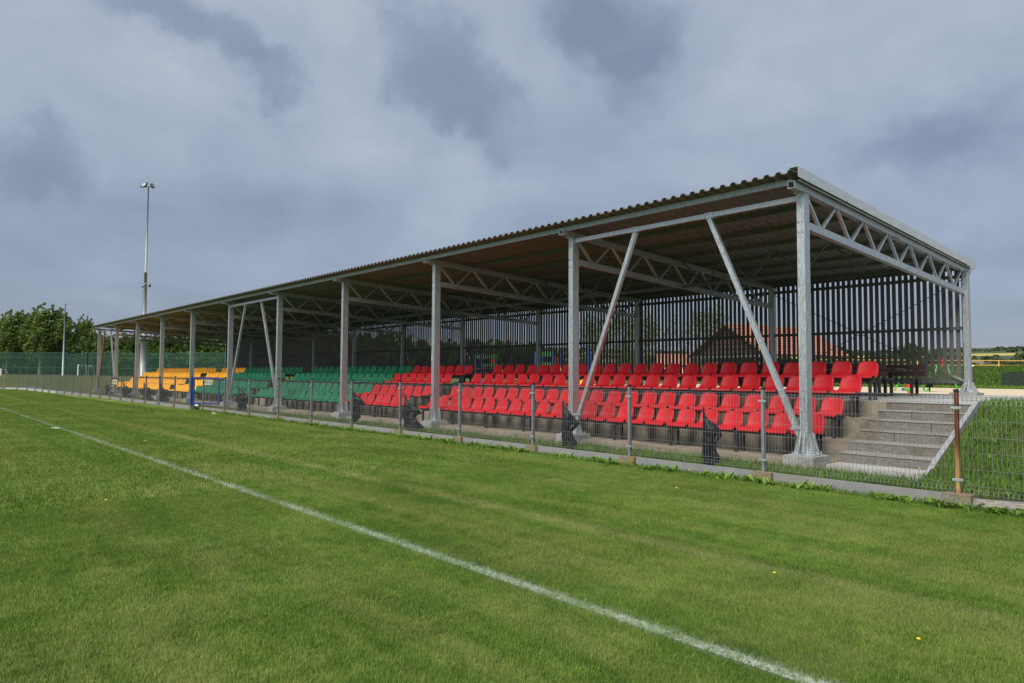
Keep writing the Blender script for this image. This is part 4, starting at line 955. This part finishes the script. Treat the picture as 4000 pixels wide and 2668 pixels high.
# lettering
def stroke(g, a, b, w, y0, y1):
    a = Vector((a[0], 0, a[1])); b = Vector((b[0], 0, b[1])); d = (b - a).normalized(); e = a - d * w * .3; f = b + d * w * .3; n = Vector((-d.z, 0, d.x)) * w / 2
    ps = [e - n, f - n, f + n, e + n]; g.add([(p.x, y0, p.z) for p in ps] + [(p.x, y1, p.z) for p in ps], [(0, 1, 2, 3), (7, 6, 5, 4), (0, 4, 5, 1), (1, 5, 6, 2), (2, 6, 7, 3), (3, 7, 4, 0)])
GL = {'G': [[(1, .82), (.75, 1), (.25, 1), (0, .75), (0, .25), (.25, 0), (.75, 0), (1, .25), (1, .48), (.55, .48)]], 'O': [[(.25, 1), (.75, 1), (1, .75), (1, .25), (.75, 0), (.25, 0), (0, .25), (0, .75), (.25, 1)]],
      'S': [[(1, .82), (.75, 1), (.25, 1), (0, .8), (.1, .6), (.9, .4), (1, .2), (.75, 0), (.25, 0), (0, .18)]], 'C': [[(1, .8), (.75, 1), (.25, 1), (0, .75), (0, .25), (.25, 0), (.75, 0), (1, .2)]],
      'I': [[(.5, 0), (.5, 1)]], 'E': [[(1, 1), (0, 1), (0, 0), (1, 0)], [(0, .5), (.8, .5)]], 'W': [[(0, 1), (.25, 0), (.5, .7), (.75, 0), (1, 1)]], 'Y': [[(0, 1), (.5, .5), (1, 1)], [(.5, .5), (.5, 0)]],
      'J': [[(.8, 1), (.8, .25), (.55, 0), (.2, 0), (0, .22)]], 'A': [[(0, 0), (.5, 1), (1, 0)], [(.2, .38), (.8, .38)]], 'K': [[(0, 0), (0, 1)], [(1, 1), (0, .45), (1, 0)]], 'U': [[(0, 1), (0, .25), (.25, 0), (.75, 0), (1, .25), (1, 1)]], 'N': [[(0, 0), (0, 1), (1, 0), (1, 1)]]}
def text(g, s, x0, z0, h, w, gap, sw, y0, y1):
    s = s.replace('Ś', '#'); x = x0
    for ch in s:
        acute = ch == '#'; ch = 'S' if acute else ch; ww = w * (.35 if ch == 'I' else 1)
        for pl in GL[ch]:
            for a, b in zip(pl, pl[1:]): stroke(g, (x + a[0] * ww, z0 + a[1] * h), (x + b[0] * ww, z0 + b[1] * h), sw, y0, y1)
        if acute: stroke(g, (x + .45 * ww, z0 + h * 1.14), (x + .68 * ww, z0 + h * 1.30), sw * .9, y0, y1)
        x += ww + gap
    return x
def textwidth(s, w, gap): return sum((w * .35 if c == 'I' else w) + gap for c in s) - gap
t = empty('guests_sign', (-45.75, FY - .045, .85)); t.rotation_euler = (0, 0, 0); tag(t, 'black board lettered GOŚCIE hanging on the fence', 'sign')
g = MB(); g.box(0, 1.48, 0, .02, 0, .41); part('board', g, M['sign_black'], t)
g = MB(); tw = textwidth('GOSCIE', .20, .045); text(g, 'GOŚCIE', (1.48 - tw) / 2, .055, .235, .20, .045, .048, -.006, -.001); part('lettering', g, M['cream'], t)
t = empty('exit_sign', (-29.66, FY - .045, 1.10)); tag(t, 'green and white sign lettered WYJŚCIE EWAKUACYJNE on the fence by the gate', 'sign')
g = MB(); g.box(0, .84, 0, .008, 0, .20); part('board', g, M['white'], t)
g = MB(); g.box(.022, .818, -.003, -.0005, .016, .184); part('green_field', g, M['sign_green'], t)
g = MB(); tw = textwidth('WYJSCIE', .075, .022); text(g, 'WYJŚCIE', (.84 - tw) / 2, .092, .058, .075, .022, .014, -.008, -.0035); tw = textwidth('EWAKUACYJNE', .047, .012); text(g, 'EWAKUACYJNE', (.84 - tw) / 2, .034, .036, .047, .012, .008, -.008, -.0035); part('lettering', g, M['white'], t)
# sticker on the third column
t = empty('sticker', (colx[2] - .03, 10.917, 1.95)); tag(t, 'small black, white and yellow sticker on the third column from the right', 'sticker')
g = MB(); g.box(-.03, .03, -.002, 0, 0, .13); part('backing', g, M['sign_black'], t)
g = MB(); g.box(-.022, .022, -.0035, -.0021, .01, .045); g.box(-.022, .022, -.0035, -.0021, .085, .12); part('white_print', g, M['white'], t)
g = MB(); g.box(-.018, .018, -.0035, -.0021, .055, .075); part('yellow_print', g, M['flower'], t)

# black bags tied to the fence, blown towards the stand
def bag(x, zt, zb, flare, seed, label, late=0.0):
    r = random.Random(seed); t = empty('rubbish_bag', (x, FY + .05, 0)); tag(t, label, 'rubbish bag', 'black rubbish bags tied to the fence')
    prof = [(0, .012, .02), (.02, .03, .05), (.05, .01, .025), (.10, .02, .07), (.22, .03, .24), (.34, .03, .52), (.42, .03, .84), (.47, .03, .93), (.52, .03, .90), (.57, .03, .68), (.64, .03, .56), (.74, .02, .56), (.86, .02, .66), (.91, .02, .80), (.96, .05, .66), (1, .1, .44)]
    if late: prof = [(0, .012, .02), (.02, .03, .05), (.05, .01, .025), (.12, .03, .10), (.22, .03, .14), (.34, .03, .42), (.44, .02, .74), (.55, .02, .84), (.68, .02, .62), (.8, .02, .66), (.9, .02, 1.0), (.96, .03, .90), (1, .1, .70)]
    dx, dy = .673, .74; n = 28; vs = []; fs = []
    us = [prof[i][0] + (prof[i + 1][0] - prof[i][0]) * q / 3 for i in range(len(prof) - 1) for q in range(3)] + [1.0]
    def smooth(u, c):
        tot = wt = 0
        for d in (-.035, -.018, 0, .018, .035):
            v = min(1, max(0, u + d)); j = max(i for i in range(len(prof)) if prof[i][0] <= v + 1e-9); j = min(j, len(prof) - 2); f = (v - prof[j][0]) / (prof[j + 1][0] - prof[j][0]); tot += prof[j][c] * (1 - f) + prof[j + 1][c] * f; wt += 1
        return tot / wt
    for u in us:
        l, rr_ = smooth(u, 1), smooth(u, 2); z = zt + (zb - zt) * u; l = l * flare - .05 * flare * min(1, u * 3); rr_ = rr_ * flare * (1 + .07 * math.sin(u * 19 + seed)); w = (rr_ - l) / 2 + .004; c = (rr_ + l) / 2; th = min(.075, w * .6) + .010
        for k in range(n):
            a = 2 * math.pi * k / n; pl = 1 + .22 * math.sin(5 * a + seed + u * 5) + .16 * math.sin(9 * a + u * 11 + seed * 2)
            s_ = c + math.cos(a) * w * (1 + .04 * math.sin(u * 31 + seed)); q = math.sin(a) * th * pl + .010 * math.sin(s_ * 90 + seed + u * 9) * min(1, u * 4)
            zz = z + .028 * math.sin(s_ * 23 + seed * 1.7) * min(1, u * 3) + .02 * math.sin(a * 3 + seed) * u
            vs.append((s_ * dx - q * dy, max(-.01, s_ * dy + q * dx), zz))
    prof = us
    m_ = len(prof)
    for i in range(m_ - 1):
        for k in range(n): fs.append((i * n + k, (i + 1) * n + k, (i + 1) * n + (k + 1) % n, i * n + (k + 1) % n))
    fs += [tuple(range(n)), tuple(range(m_ * n - 1, (m_ - 1) * n - 1, -1))]
    g = MB(); g.add(vs, fs); part('bag_body', g, M['bag'], t, True)
    g = MB(); g.tube([(0, -.02, zt - .04), (.03, .02, zt - .035), (0, .0, zt - .05)], .006, 5); part('knot', g, M['bag'], t)
for i, (x, zt, zb, fl, late, lab) in enumerate([(-6.15, 1.09, .17, .36, 0, 'black bag nearest the corner column, tied left of the second post'), (-9.29, 1.10, .21, .37, 0, 'black bag in front of the second column footing'),
        (-14.86, 1.12, .19, .50, 1, 'black bag left of the third column, spreading at the bottom'), (-17.62, 1.31, .24, .38, 0, 'black bag right against a fence post by the fourth column'),
        (-26.2, 1.12, .2, .50, 0, 'black bag between the two green seat columns'), (-36.3, 1.08, .19, .52, 1, 'black bag in front of the eighth column, left of the blue gate'),
        (-39.26, 1.11, .18, .55, 1, 'black bag between the eighth and ninth columns'), (-43.46, 1.06, .2, .55, 1, 'black bag right of the lettered board'), (-47.8, 1.07, .25, .48, 1, 'black bag left of the lettered board, farthest away')]):
    bag(x, zt, zb, fl, i + 2, lab, late)

# litter
t = MB(); x, y = gp(835, 1617); pts = [(x - .20, y - .03, .02), (x - .1, y + .0, .045), (x + .05, y, .04), (x + .18, y + .03, .02), (x + .15, y + .05, .015), (x, y + .05, .035), (x - .15, y + .03, .02)]
t.add(pts + [(p[0], p[1], .005) for p in pts], [tuple(range(7)), tuple(range(13, 6, -1))] + [(i, i + 7, (i + 1) % 7 + 7, (i + 1) % 7) for i in range(7)]); o = link('plastic_wrapper', t.mesh('plastic_wrapper', M['white'])); tag(o, 'pale plastic wrapper lying on the turf near the blue gate', 'litter')
x, y = gp(779, 1588, .1); t = MB(); t.tube([(x - .09, y - .12, .12), (x - .03, y - .12, .14), (x + .07, y - .11, .13), (x + .12, y - .1, .11)], [.03, .07, .065, .02], 8); o = link('white_bag', t.mesh('white_bag', M['white'], True)); tag(o, 'crumpled white bag on the foot block beside the blue gate', 'litter')
x, y = gp(218, 1674); t = MB(); t.prism([(x - .3, y - .06), (x - .1, y - .09), (x + .25, y - .03), (x + .3, y + .05), (x, y + .07), (x - .25, y + .04)], .001, .02); o = link('chalk_patch', t.mesh('chalk_patch', M['white'])); tag(o, 'lump of white line marking where the two lines meet', 'line marking')

# ------------------------------------------------------------ benches behind the last row
def bench(loc, rz, w, label, sc=1.0):
    t = empty('park_bench', loc, rz); t.scale = (1, 1, .90); tag(t, label, 'bench', 'dark brown benches behind the seats')
    for k in range(3):
        g = MB(); g.box(-w / 2, w / 2, -.02 + k * .135, .10 + k * .135, .43, .465); part('seat_plank', g, M['brown_wood'], t)
    for k in range(2):
        g = MB(); g.beam((-w / 2, .43 + .03 * k, .60 + .17 * k), (w / 2, .43 + .03 * k, .60 + .17 * k), .03, .145); part('back_plank', g, M['brown_wood'], t)
    for s in (-1, 1):
        xx = s * (w / 2 - .18)
        g = MB(); g.beam((xx, .02, 0), (xx, .02, .43), .06); part('leg', g, M['brown_wood'], t)
        g = MB(); g.beam((xx, .37, 0), (xx, .40, .43), .06); g.beam((xx, .40, .43), (xx, .47, .84), .06); part('back_leg', g, M['brown_wood'], t)
def picnic(loc, rz, label):
    t = empty('picnic_table', loc, rz); t.scale = (1, 1, .9); tag(t, label, 'table', None)
    for k in range(4):
        g = MB(); g.box(-.75, .75, -.32 + k * .165, -.17 + k * .165, .70, .735); part('top_plank', g, M['brown_wood'], t)
    for s in (-1, 1):
        g = MB(); g.box(s * .55 - .03, s * .55 + .03, -.03, .03, 0, .70); part('leg', g, M['brown_wood'], t)
        g = MB(); g.box(s * .55 - .029, s * .55 + .029, -.30, .30, .63, .698); part('cross_piece', g, M['brown_wood'], t)
# seen from the pitch the benches turn their seats towards the tables between them
bench((-6.65, 16.95, 1.13), math.pi, 1.95, 'dark bench with high plank back right behind the last red seats')
bench((-8.95, 16.95, 1.13), math.pi, 1.95, 'dark bench behind the back row near the second column')
picnic((-6.45, 17.45, 1.13), 0, 'dark brown picnic table behind the last red seats')
bench((-6.40, 17.95, 1.13), 0, 1.9, 'dark bench facing the pitch, farthest right behind the picnic table')
# litter bin on a post
x, y, z = at(3627, 20.8); t = empty('waste_bin', (x, y, 1.135)); tag(t, 'small black waste bin on a post behind the slatted wall', 'bin')
g = MB(); g.box(-.08, .08, -.06, .06, .13, .36); g.box(-.09, .09, -.07, .07, .36, .375); part('bin_body', g, M['black_plastic'], t); g = MB(); g.box(-.015, .015, -.015, .015, 0, .13); part('post', g, M['black_plastic'], t)

# ------------------------------------------------------------ playground behind
rzc = math.atan2(RIGHT[1], RIGHT[0])
x, y, z = at(3678, 33); sw = empty('nest_swing', (x, y, .86), rzc + .15); tag(sw, 'lime green swing frame with a round black and blue nest seat', 'swing')
for yy in (0, 2.2):
    for s in (-1, 1):
        g = MB(); g.tube([(s * .86, yy, 0), (s * .1, yy, 1.55)], .045, 8); part('leg', g, M['lime'], sw)
g = MB(); g.tube([(0, -.1, 1.57), (0, 2.3, 1.57)], .045, 8); part('top_beam', g, M['dark_metal'], sw)
g = MB(); g.box(-.07, .07, -.14, -.08, 1.25, 1.62); part('end_plate', g, M['toy_red'], sw)
g = MB(); n = 18; g.tube([(.40 * math.cos(6.283 * k / n), .9 + .40 * math.sin(6.283 * k / n), .38) for k in range(n + 1)], .045, 6); ns = part('nest_ring', g, M['black_plastic'], sw)
g = MB(); g.tube([(0, .9, .335), (0, .9, .345)], .36, 16); part('nest_net', g, M['toy_blue'], sw)
for s in (-1, 1):
    g = MB(); g.tube([(s * .35, .9, .4), (s * .04, .95, 1.55)], .008, 5); part('rope', g, M['dark_metal'], sw)
x, y, z = at(3545, 36); t = empty('seesaw', (x, y, .86), rzc + .2); tag(t, 'small seesaw with orange beam and red base seen under the wall', 'seesaw')
g = MB(); g.beam((-.9, 0, .42), (1.0, 0, .55), .1, .06); part('beam', g, M['toy_red'], t); g = MB(); g.tube([(0, 0, 0), (0, 0, .46)], [.16, .10], 10); part('base', g, M['toy_red'], t)
x, y, z = at(3545, 26.2); t = empty('spring_toy', (x, y, .9), rzc); t.scale = (.6, .6, .6); tag(t, 'green and blue spring rider under the bottom rail of the wall', 'spring rider')
g = MB(); g.tube([(0, 0, 0), (0, 0, .28)], .05, 8); part('spring', g, M['toy_red'], t); g = MB(); g.tube([(-.26, 0, .34), (0, 0, .30), (.26, 0, .36)], [.09, .13, .08], 10); part('body', g, M['lime'], t); g = MB(); g.tube([(-.3, .16, .33), (.32, .16, .33)], .10, 8); part('side_panel', g, M['toy_blue'], t)
def play_tower(px, dp, label, rz):
    x, y, z = at(px, dp); t = empty('play_tower', (x, y, .86), rz); tag(t, label, 'play tower')
    for sx_ in (-1, 1):
        for sy_ in (-1, 1):
            g = MB(); g.box(sx_ * .6 - .05, sx_ * .6 + .05, sy_ * .6 - .05, sy_ * .6 + .05, 0, 2.15); part('post', g, M['toy_blue'], t)
    g = MB(); g.box(-.62, .62, -.62, .62, 1.1, 1.18); part('deck', g, M['toy_red'], t)
    g = MB(); g.box(-.55, .55, -.63, -.58, 1.25, 1.5); part('front_panel', g, M['toy_green'], t); g = MB(); g.box(.58, .63, -.55, .55, 1.25, 1.85); part('side_panel', g, M['toy_red'], t)
    g = MB(); g.box(-.66, .66, -.64, -.56, 1.85, 2.15); g.box(-.64, -.58, -.55, .55, 1.85, 2.15); part('green_board', g, M['toy_green'], t)
    g = MB(); g.beam((.65, 0, 1.15), (2.6, 0, .15), .5, .05); g.beam((.65, .27, 1.25), (2.6, .27, .25), .04, .2); g.beam((.65, -.27, 1.25), (2.6, -.27, .25), .04, .2); part('slide', g, M['amber'], t)
play_tower(2140, 43, 'blue, green and red play tower behind the wall left of the second column', .4)
play_tower(1900, 50, 'blue and green play tower farther left behind the wall', 1.2)
x, y, z = at(2315, 40); t = empty('climbing_frame', (x, y, .86), rzc); tag(t, 'blue two post climbing frame with yellow foot behind the wall', 'climbing frame')
for s in (-1, 1):
    g = MB(); g.box(s * .25 - .05, s * .25 + .05, -.05, .05, 0, 2.25); part('post', g, M['toy_blue'], t)
g = MB()
for k in range(5): g.tube([(-.25, 0, .5 + k * .38), (.25, 0, .5 + k * .38)], .02, 6)
part('rungs', g, M['toy_blue'], t); g = MB(); g.box(-.75, -.6, -.05, .05, 0, .8); part('side_board', g, M['amber'], t)
# low dark fence at the foot of the mound
t = empty('low_dark_fence', (0, 0, .0)); tag(t, 'low dark coated mesh fence at the foot of the mound', 'fence')
pp = [at(3911, 53), at(3944, 51.5), at(3978, 49.5), at(4012, 47.5), at(4050, 45.5)]
for i, (x, y, z) in enumerate(pp):
    g = MB(); g.box(x - .05, x + .05, y - .05, y + .05, .6, 2.0); part('post', g, M['wire_dark'], t)
    if i:
        a = Vector((pp[i - 1][0], pp[i - 1][1], 0)); b = Vector((x, y, 0)); g = MB()
        for k in range(24): q = a.lerp(b, (k + .5) / 24); wire(g, [(q.x, q.y, .85), (q.x, q.y, 1.95)], .008)
        for zz in (.9, 1.1, 1.3, 1.5, 1.7, 1.93): wire(g, [(a.x, a.y, zz), (b.x, b.y, zz)], .008)
        part('wire_panel', g, M['wire_dark'], t)
x, y, z = at(3798, 30); g = MB(); g.tube([(x, y, .8), (x, y, 2.05)], .03, 8); t = link('dark_post', g.mesh('dark_post', M['wire_dark'])); g = MB(); g.tube([(x, y, 2.05), (x, y, 2.10)], .036, 8); link('cap', g.mesh('cap', M['white']), t); tag(t, 'thin dark post with white cap right of the rear corner column', 'post')
# amber pipe rail on top of the mound
t = empty('amber_rail', (0, 0, 0)); tag(t, 'yellow pipe handrail running along the top of the mound', 'railing')
za, zb2 = 3.09, 2.66
P0, P1 = at(3200, 63), at(4300, 63)
for z in (za, zb2):
    g = MB(); g.beam((P0[0], P0[1], z), (P1[0], P1[1], z), .07); part('rail', g, M['amber'], t)
for px in (3265, 3583, 3900, 4217):
    x, y, _ = at(px, 63); g = MB(); g.box(x - .04, x + .04, y - .10, y - .036, 2.0, za); part('post', g, M['amber'], t)

# ------------------------------------------------------------ tiled shelter and houses behind
A = at(2837, 45); B = at(3150, 49.5); ax = Vector((B[0] - A[0], B[1] - A[1], 0)); Lr = ax.length; rz = math.atan2(ax.y, ax.x)
sh = empty('timber_shelter', (A[0], A[1], .85), rz); tag(sh, 'open timber shelter with red tiled gable roof behind the slatted wall', 'shelter')
hw, he, hr_ = 2.9, 2.05, 4.15
cols_, rows_ = 26, 11; tile_me = None
tw_, = (Lr + .3) / cols_,; sl = math.hypot(hw + .4, hr_ - he); tl = sl / rows_
g = MB(); n = 4
for k in range(n):
    a0, a1 = math.pi * k / n, math.pi * (k + 1) / n
    x0_, x1_ = -math.cos(a0) * tw_ / 2, -math.cos(a1) * tw_ / 2; h0_, h1_ = math.sin(a0) * .05, math.sin(a1) * .05
    g.add([(x0_, 0, h0_ + .03), (x1_, 0, h1_ + .03), (x1_, tl * 1.02, h1_), (x0_, tl * 1.02, h0_), (x0_, 0, h0_ - .01), (x1_, 0, h1_ - .01)], [(0, 1, 2, 3), (4, 5, 1, 0)])
tile_me = g.mesh('roof_tile', M['tile'])
pitch_a = math.atan2(hr_ - he, hw + .4)
for side in (-1, 1):
    g = MB(); g.add([(-.15, 0, hr_ - .03), (Lr + .15, 0, hr_ - .03), (Lr + .15, side * (hw + .4), he - .03), (-.15, side * (hw + .4), he - .03), (-.15, 0, hr_ - .09), (Lr + .15, 0, hr_ - .09), (Lr + .15, side * (hw + .4), he - .09), (-.15, side * (hw + .4), he - .09)],
                        [(0, 1, 2, 3), (7, 6, 5, 4), (0, 3, 7, 4), (1, 5, 6, 2), (2, 6, 7, 3)]); rf = part('roof', g, M['gable'], sh)
    if side < 0:
        cnt = 0
        for i in range(cols_):
            for j in range(rows_):
                o = link('roof_tile', tile_me, rf, (-.15 + (i + .5) * tw_, side * (hw + .4) * (1 - j / rows_), he + (hr_ - he) * j / rows_)); o.rotation_euler = (pitch_a, 0, 0)
g = MB(); g.add([(-.01, -hw, he), (-.01, hw, he), (-.01, 0, hr_ - .12), (.05, -hw, he), (.05, hw, he), (.05, 0, hr_ - .12)], [(0, 2, 1), (3, 4, 5), (0, 1, 4, 3), (1, 2, 5, 4), (2, 0, 3, 5)]); 
for s in (-1, 1):
    g2 = MB(); g2.beam((-.1, 0, hr_ - .06), (-.1, s * (hw + .4), he - .06), .05, .2, (1, 0, 0)); part('barge_board', g2, M['bright_wood'], sh)
g2 = MB(); g2.box(-.05, .1, -hw, hw, he - .15, he + .02); part('tie_beam', g2, M['rail_wood'], sh)
g2 = MB()
for k in range(5):
    w0 = hw * (1 - (k + .5) / 6); g2.box(.2, .25, -w0, w0, he + .1 + k * .34, he + .38 + k * .34)
part('gable_boards', g2, M['gable'], sh)
for xx in (.1, Lr / 2, Lr - .1):
    for s in (-1, 1):
        g2 = MB(); g2.box(xx - .08, xx + .08, s * hw - .08, s * hw + .08, -.1, he); part('post', g2, M['gable'], sh)
        g2 = MB(); g2.beam((xx, s * hw, he - .9), (xx, s * (hw - .9), he - .1), .1); part('knee_brace', g2, M['gable'], sh)
g2 = MB(); g2.box(2.2, Lr - .3, .4, hw - .2, 0, 1.9); part('inner_wall', g2, M['gable'], sh)
def house(px, dp, w, d_, h, rh, wall, label, rz=0):
    x, y, z = at(px, dp); t = empty('house', (x, y, .7), rz); tag(t, label, 'house', 'village houses far behind the stand')
    g = MB(); g.box(-w / 2, w / 2, -d_ / 2, d_ / 2, 0, h); g.add([(-w / 2, -d_ / 2, h), (-w / 2, d_ / 2, h), (-w / 2, 0, h + rh - .1), (w / 2, -d_ / 2, h), (w / 2, d_ / 2, h), (w / 2, 0, h + rh - .1)], [(0, 2, 1), (3, 4, 5)]); part('wall', g, wall, t)
    for s in (-1, 1):
        g = MB(); g.add([(-w / 2 - .3, 0, h + rh), (w / 2 + .3, 0, h + rh), (w / 2 + .3, s * (d_ / 2 + .4), h - .1), (-w / 2 - .3, s * (d_ / 2 + .4), h - .1), (-w / 2 - .3, 0, h + rh - .15), (w / 2 + .3, 0, h + rh - .15), (w / 2 + .3, s * (d_ / 2 + .4), h - .25), (-w / 2 - .3, s * (d_ / 2 + .4), h - .25)],
                        [(0, 1, 2, 3), (7, 6, 5, 4), (2, 6, 7, 3), (0, 3, 7, 4), (1, 5, 6, 2)]); part('roof', g, M['tile'], t)
    for k in range(3):
        g = MB(); xx = -w / 2 + w * (k + .5) / 3; g.box(xx - .5, xx + .5, -d_ / 2 - .03, -d_ / 2 - .002, 1, 2.3); f = part('window', g, M['white'], t); g = MB(); g.box(xx - .42, xx + .42, -d_ / 2 - .036, -d_ / 2 - .031, 1.08, 2.22); link('pane', g.mesh('pane', M['dark_metal']), f)
house(1600, 140, 14, 9, 3.4, 4.0, M['cream_wall'], 'cream house with red roof behind the fourth column from the right', .9)
house(1790, 150, 12, 9, 3.2, 4.0, M['cream_wall'], 'cream house with red roof behind the fifth rear column', .4)
house(2640, 150, 8, 6, 3.2, 2.4, M['cream_wall'], 'low cream house left of the timber shelter', .6)
house(1560, 175, 13, 9, 3.4, 4, M['cream_wall'], 'pale house between dark trees behind the green seats', .2)
house(330, 190, 12, 9, 7.5, 4.5, M['cream_wall'], 'tall pale house half hidden by trees right of the slim mast', .2)
house(120, 190, 13, 9, 6.0, 3.5, M['cream_wall'], 'pale house glimpsed through the windblown trees', .1)

# ------------------------------------------------------------ floodlight masts
x, y, z = at(561, 66, 1.0); ms = empty('floodlight_mast', (x, y, 1.0), rzc); tag(ms, 'tall tapering grey floodlight mast with cameras halfway up', 'floodlight mast')
ht = zat(561, 722, 66) - 1.0; q = 66 / 2667
g = MB(); g.tube([(0, 0, 0), (0, 0, ht * .22)], [.30, .26], 12); g.tube([(0, 0, ht * .22), (0, 0, ht * .55)], [.20, .13], 12); g.tube([(0, 0, ht * .55), (0, 0, ht)], [.11, .055], 12); part('shaft', g, M['white_metal'], ms, True)
g = MB(); g.box(-.42, -.18, -.3, .05, 0, 1.0); g.box(.1, .42, -.3, .05, 0, .7); part('cabinet', g, M['white_metal'], ms)
g = MB(); g.box(-.24, -.20, -.08, -.04, 1.0, ht * .46); part('cable_duct', g, M['white_metal'], ms)
zc_ = zat(561, 1108, 66) - 1.0
g = MB(); g.tube([(0, 0, zc_ - .04), (0, 0, zc_ + .04)], .16, 12); cl_ = part('collar', g, M['galv'], ms)
g = MB(); g.beam((-.12, 0, zc_ + .05), (-.40, 0, zc_ + .10), .04); g.beam((-.36, 0, zc_ + .12), (-.50, -.05, zc_ + .06), .09); part('bullet_camera', g, M['white_metal'], ms)
g = MB(); g.beam((.12, 0, zc_ + .08), (.42, 0, zc_ + .08), .04); g.tube([(.42, 0, zc_ + .08), (.42, 0, zc_ - .1)], .07, 10); g.tube([(.42, 0, zc_ - .1), (.42, 0, zc_ - .28)], [.12, .09], 10, 1); d_ = MB(); d_ = g; link('dome_camera', g.mesh('dome_camera', [M['white_metal'], M['dark_metal']]), ms)
g = MB(); g.beam((-.12, 0, zc_ - .3), (-.3, -.05, zc_ - .26), .12); part('speaker', g, M['dark_metal'], ms)
def flood(par, c, tilt, yaw, s=1.0, mat='dark_metal'):
    f = link('floodlight', None if False else MB().box(-.24 * s, .24 * s, -.06, .06, -.20 * s, .20 * s).mesh('floodlight', M[mat]), par, c); f.rotation_euler = (tilt, 0, yaw)
    g = MB(); g.box(-.17 * s, .17 * s, -.068, -.061, -.14 * s, .14 * s); link('lamp_glass', g.mesh('lamp_glass', M['glass']), f)
    g = MB(); g.box(-.1 * s, .1 * s, -.05, .05, -.27 * s, -.21 * s); link('driver_box', g.mesh('driver_box', M['white_metal']), f)
g = MB(); g.beam((-.4, 0, ht), (.3, 0, ht), .06); part('crossarm', g, M['dark_metal'], ms)
flood(ms, (-.40, -.05, ht + .18), -.55, -.25, 1.3); flood(ms, (.30, .1, ht + .14), -.5, 2.3, 1.0); flood(ms, (.42, -.05, ht + .08), -.5, 1.3, .8)
x, y, z = at(250, 83, 1.0); m2 = empty('slim_mast', (x, y, 1.1), rzc); tag(m2, 'slim pale mast with a small lamp in front of the trees', 'lamp post')
h2 = zat(250, 1190, 83) - 1.1
g = MB(); g.tube([(0, 0, 0), (0, 0, h2 * .56), (0, 0, h2)], [.13, .075, .04], 10); part('shaft', g, M['white_metal'], m2, True)
g = MB(); g.box(-.28, .12, -.1, .1, h2, h2 + .14); part('lamp_head', g, M['white_metal'], m2); g = MB(); g.beam((.1, 0, h2 + .08), (.3, 0, h2 + .12), .03); part('bracket', g, M['white_metal'], m2)

# ------------------------------------------------------------ green ball netting
t = MT('net_film'); t.color((.008, .040, .028)).set(.9); tr = t.N.new('ShaderNodeBsdfTransparent'); ms_ = t.N.new('ShaderNodeMixShader'); ms_.inputs[0].default_value = .58
t.L.new(tr.outputs[0], ms_.inputs[1]); t.L.new(t.b.outputs[0], ms_.inputs[2]); t.L.new(ms_.outputs[0], t.N['Material Output'].inputs[0]); M['netfilm'] = t.m
def netting(name, pts, h, np_, label, zb=1.05):
    t = empty(name, (0, 0, 0)); tag(t, label, 'netting', None)
    for (a, b) in zip(pts, pts[1:]):
        a, b = Vector(a), Vector(b); g = MB(); nn = (b - a).cross(Vector((0, 0, 1))).normalized() * .02
        g.add([(a.x + nn.x, a.y + nn.y, zb + .05), (b.x + nn.x, b.y + nn.y, zb + .05), (b.x + nn.x, b.y + nn.y, zb + h), (a.x + nn.x, a.y + nn.y, zb + h)], [(0, 1, 2, 3)]); part('net', g, M['netfilm'], t)
        for zz in (h, h * .8, h * .35):
            g = MB(); g.beam((a.x, a.y, zb + zz), (b.x, b.y, zb + zz), .06); part('rail', g, M['netpost'], t)
        for k in range(np_ + 1):
            p = a.lerp(b, k / np_); g = MB(); g.beam((p.x, p.y, zb - .2), (p.x, p.y, zb + h), .11); part('post', g, M['netpost'], t)
netting('ball_netting', [at(-150, 104), at(268, 100)], 3.35, 9, 'long green ball stop netting in front of the windblown trees')
netting('ball_netting', [at(272, 99), at(345, 92), at(460, 84)], 3.1, 5, 'taller framed green netting enclosing the small goals')
netting('ball_netting', [at(470, 84), at(880, 80)], 2.85, 7, 'green netting behind the yellow seats')
for zz in (): pass
def goal(px0, px1, dp, h, label, rz=0):
    a = at(px0, dp, 1.05); b = at(px1, dp, 1.05); t = empty('small_goal', a, math.atan2(b[1] - a[1], b[0] - a[0])); w = math.hypot(b[0] - a[0], b[1] - a[1]); tag(t, label, 'goal', 'small goals on the side pitch')
    for xx in (0, w):
        g = MB(); g.beam((xx, 0, 0), (xx, 0, h), .10); part('goal_post', g, M['white'], t); g = MB(); g.tube([(xx, 0, h), (xx + .15, .6, h * .95), (xx + .3, 1.0, 0)], .025, 6); part('stay', g, M['white'], t)
    g = MB(); g.beam((-.05, 0, h + .05), (w + .05, 0, h + .05), .10); part('crossbar', g, M['white'], t)
goal(309, 341, 95, 1.45, 'small white goal between the slim mast and the stand'); goal(348, 368, 99, 1.4, 'second small goal half hidden by the far left column'); goal(-35, 9, 88, .8, 'small goal at the left edge of the picture')
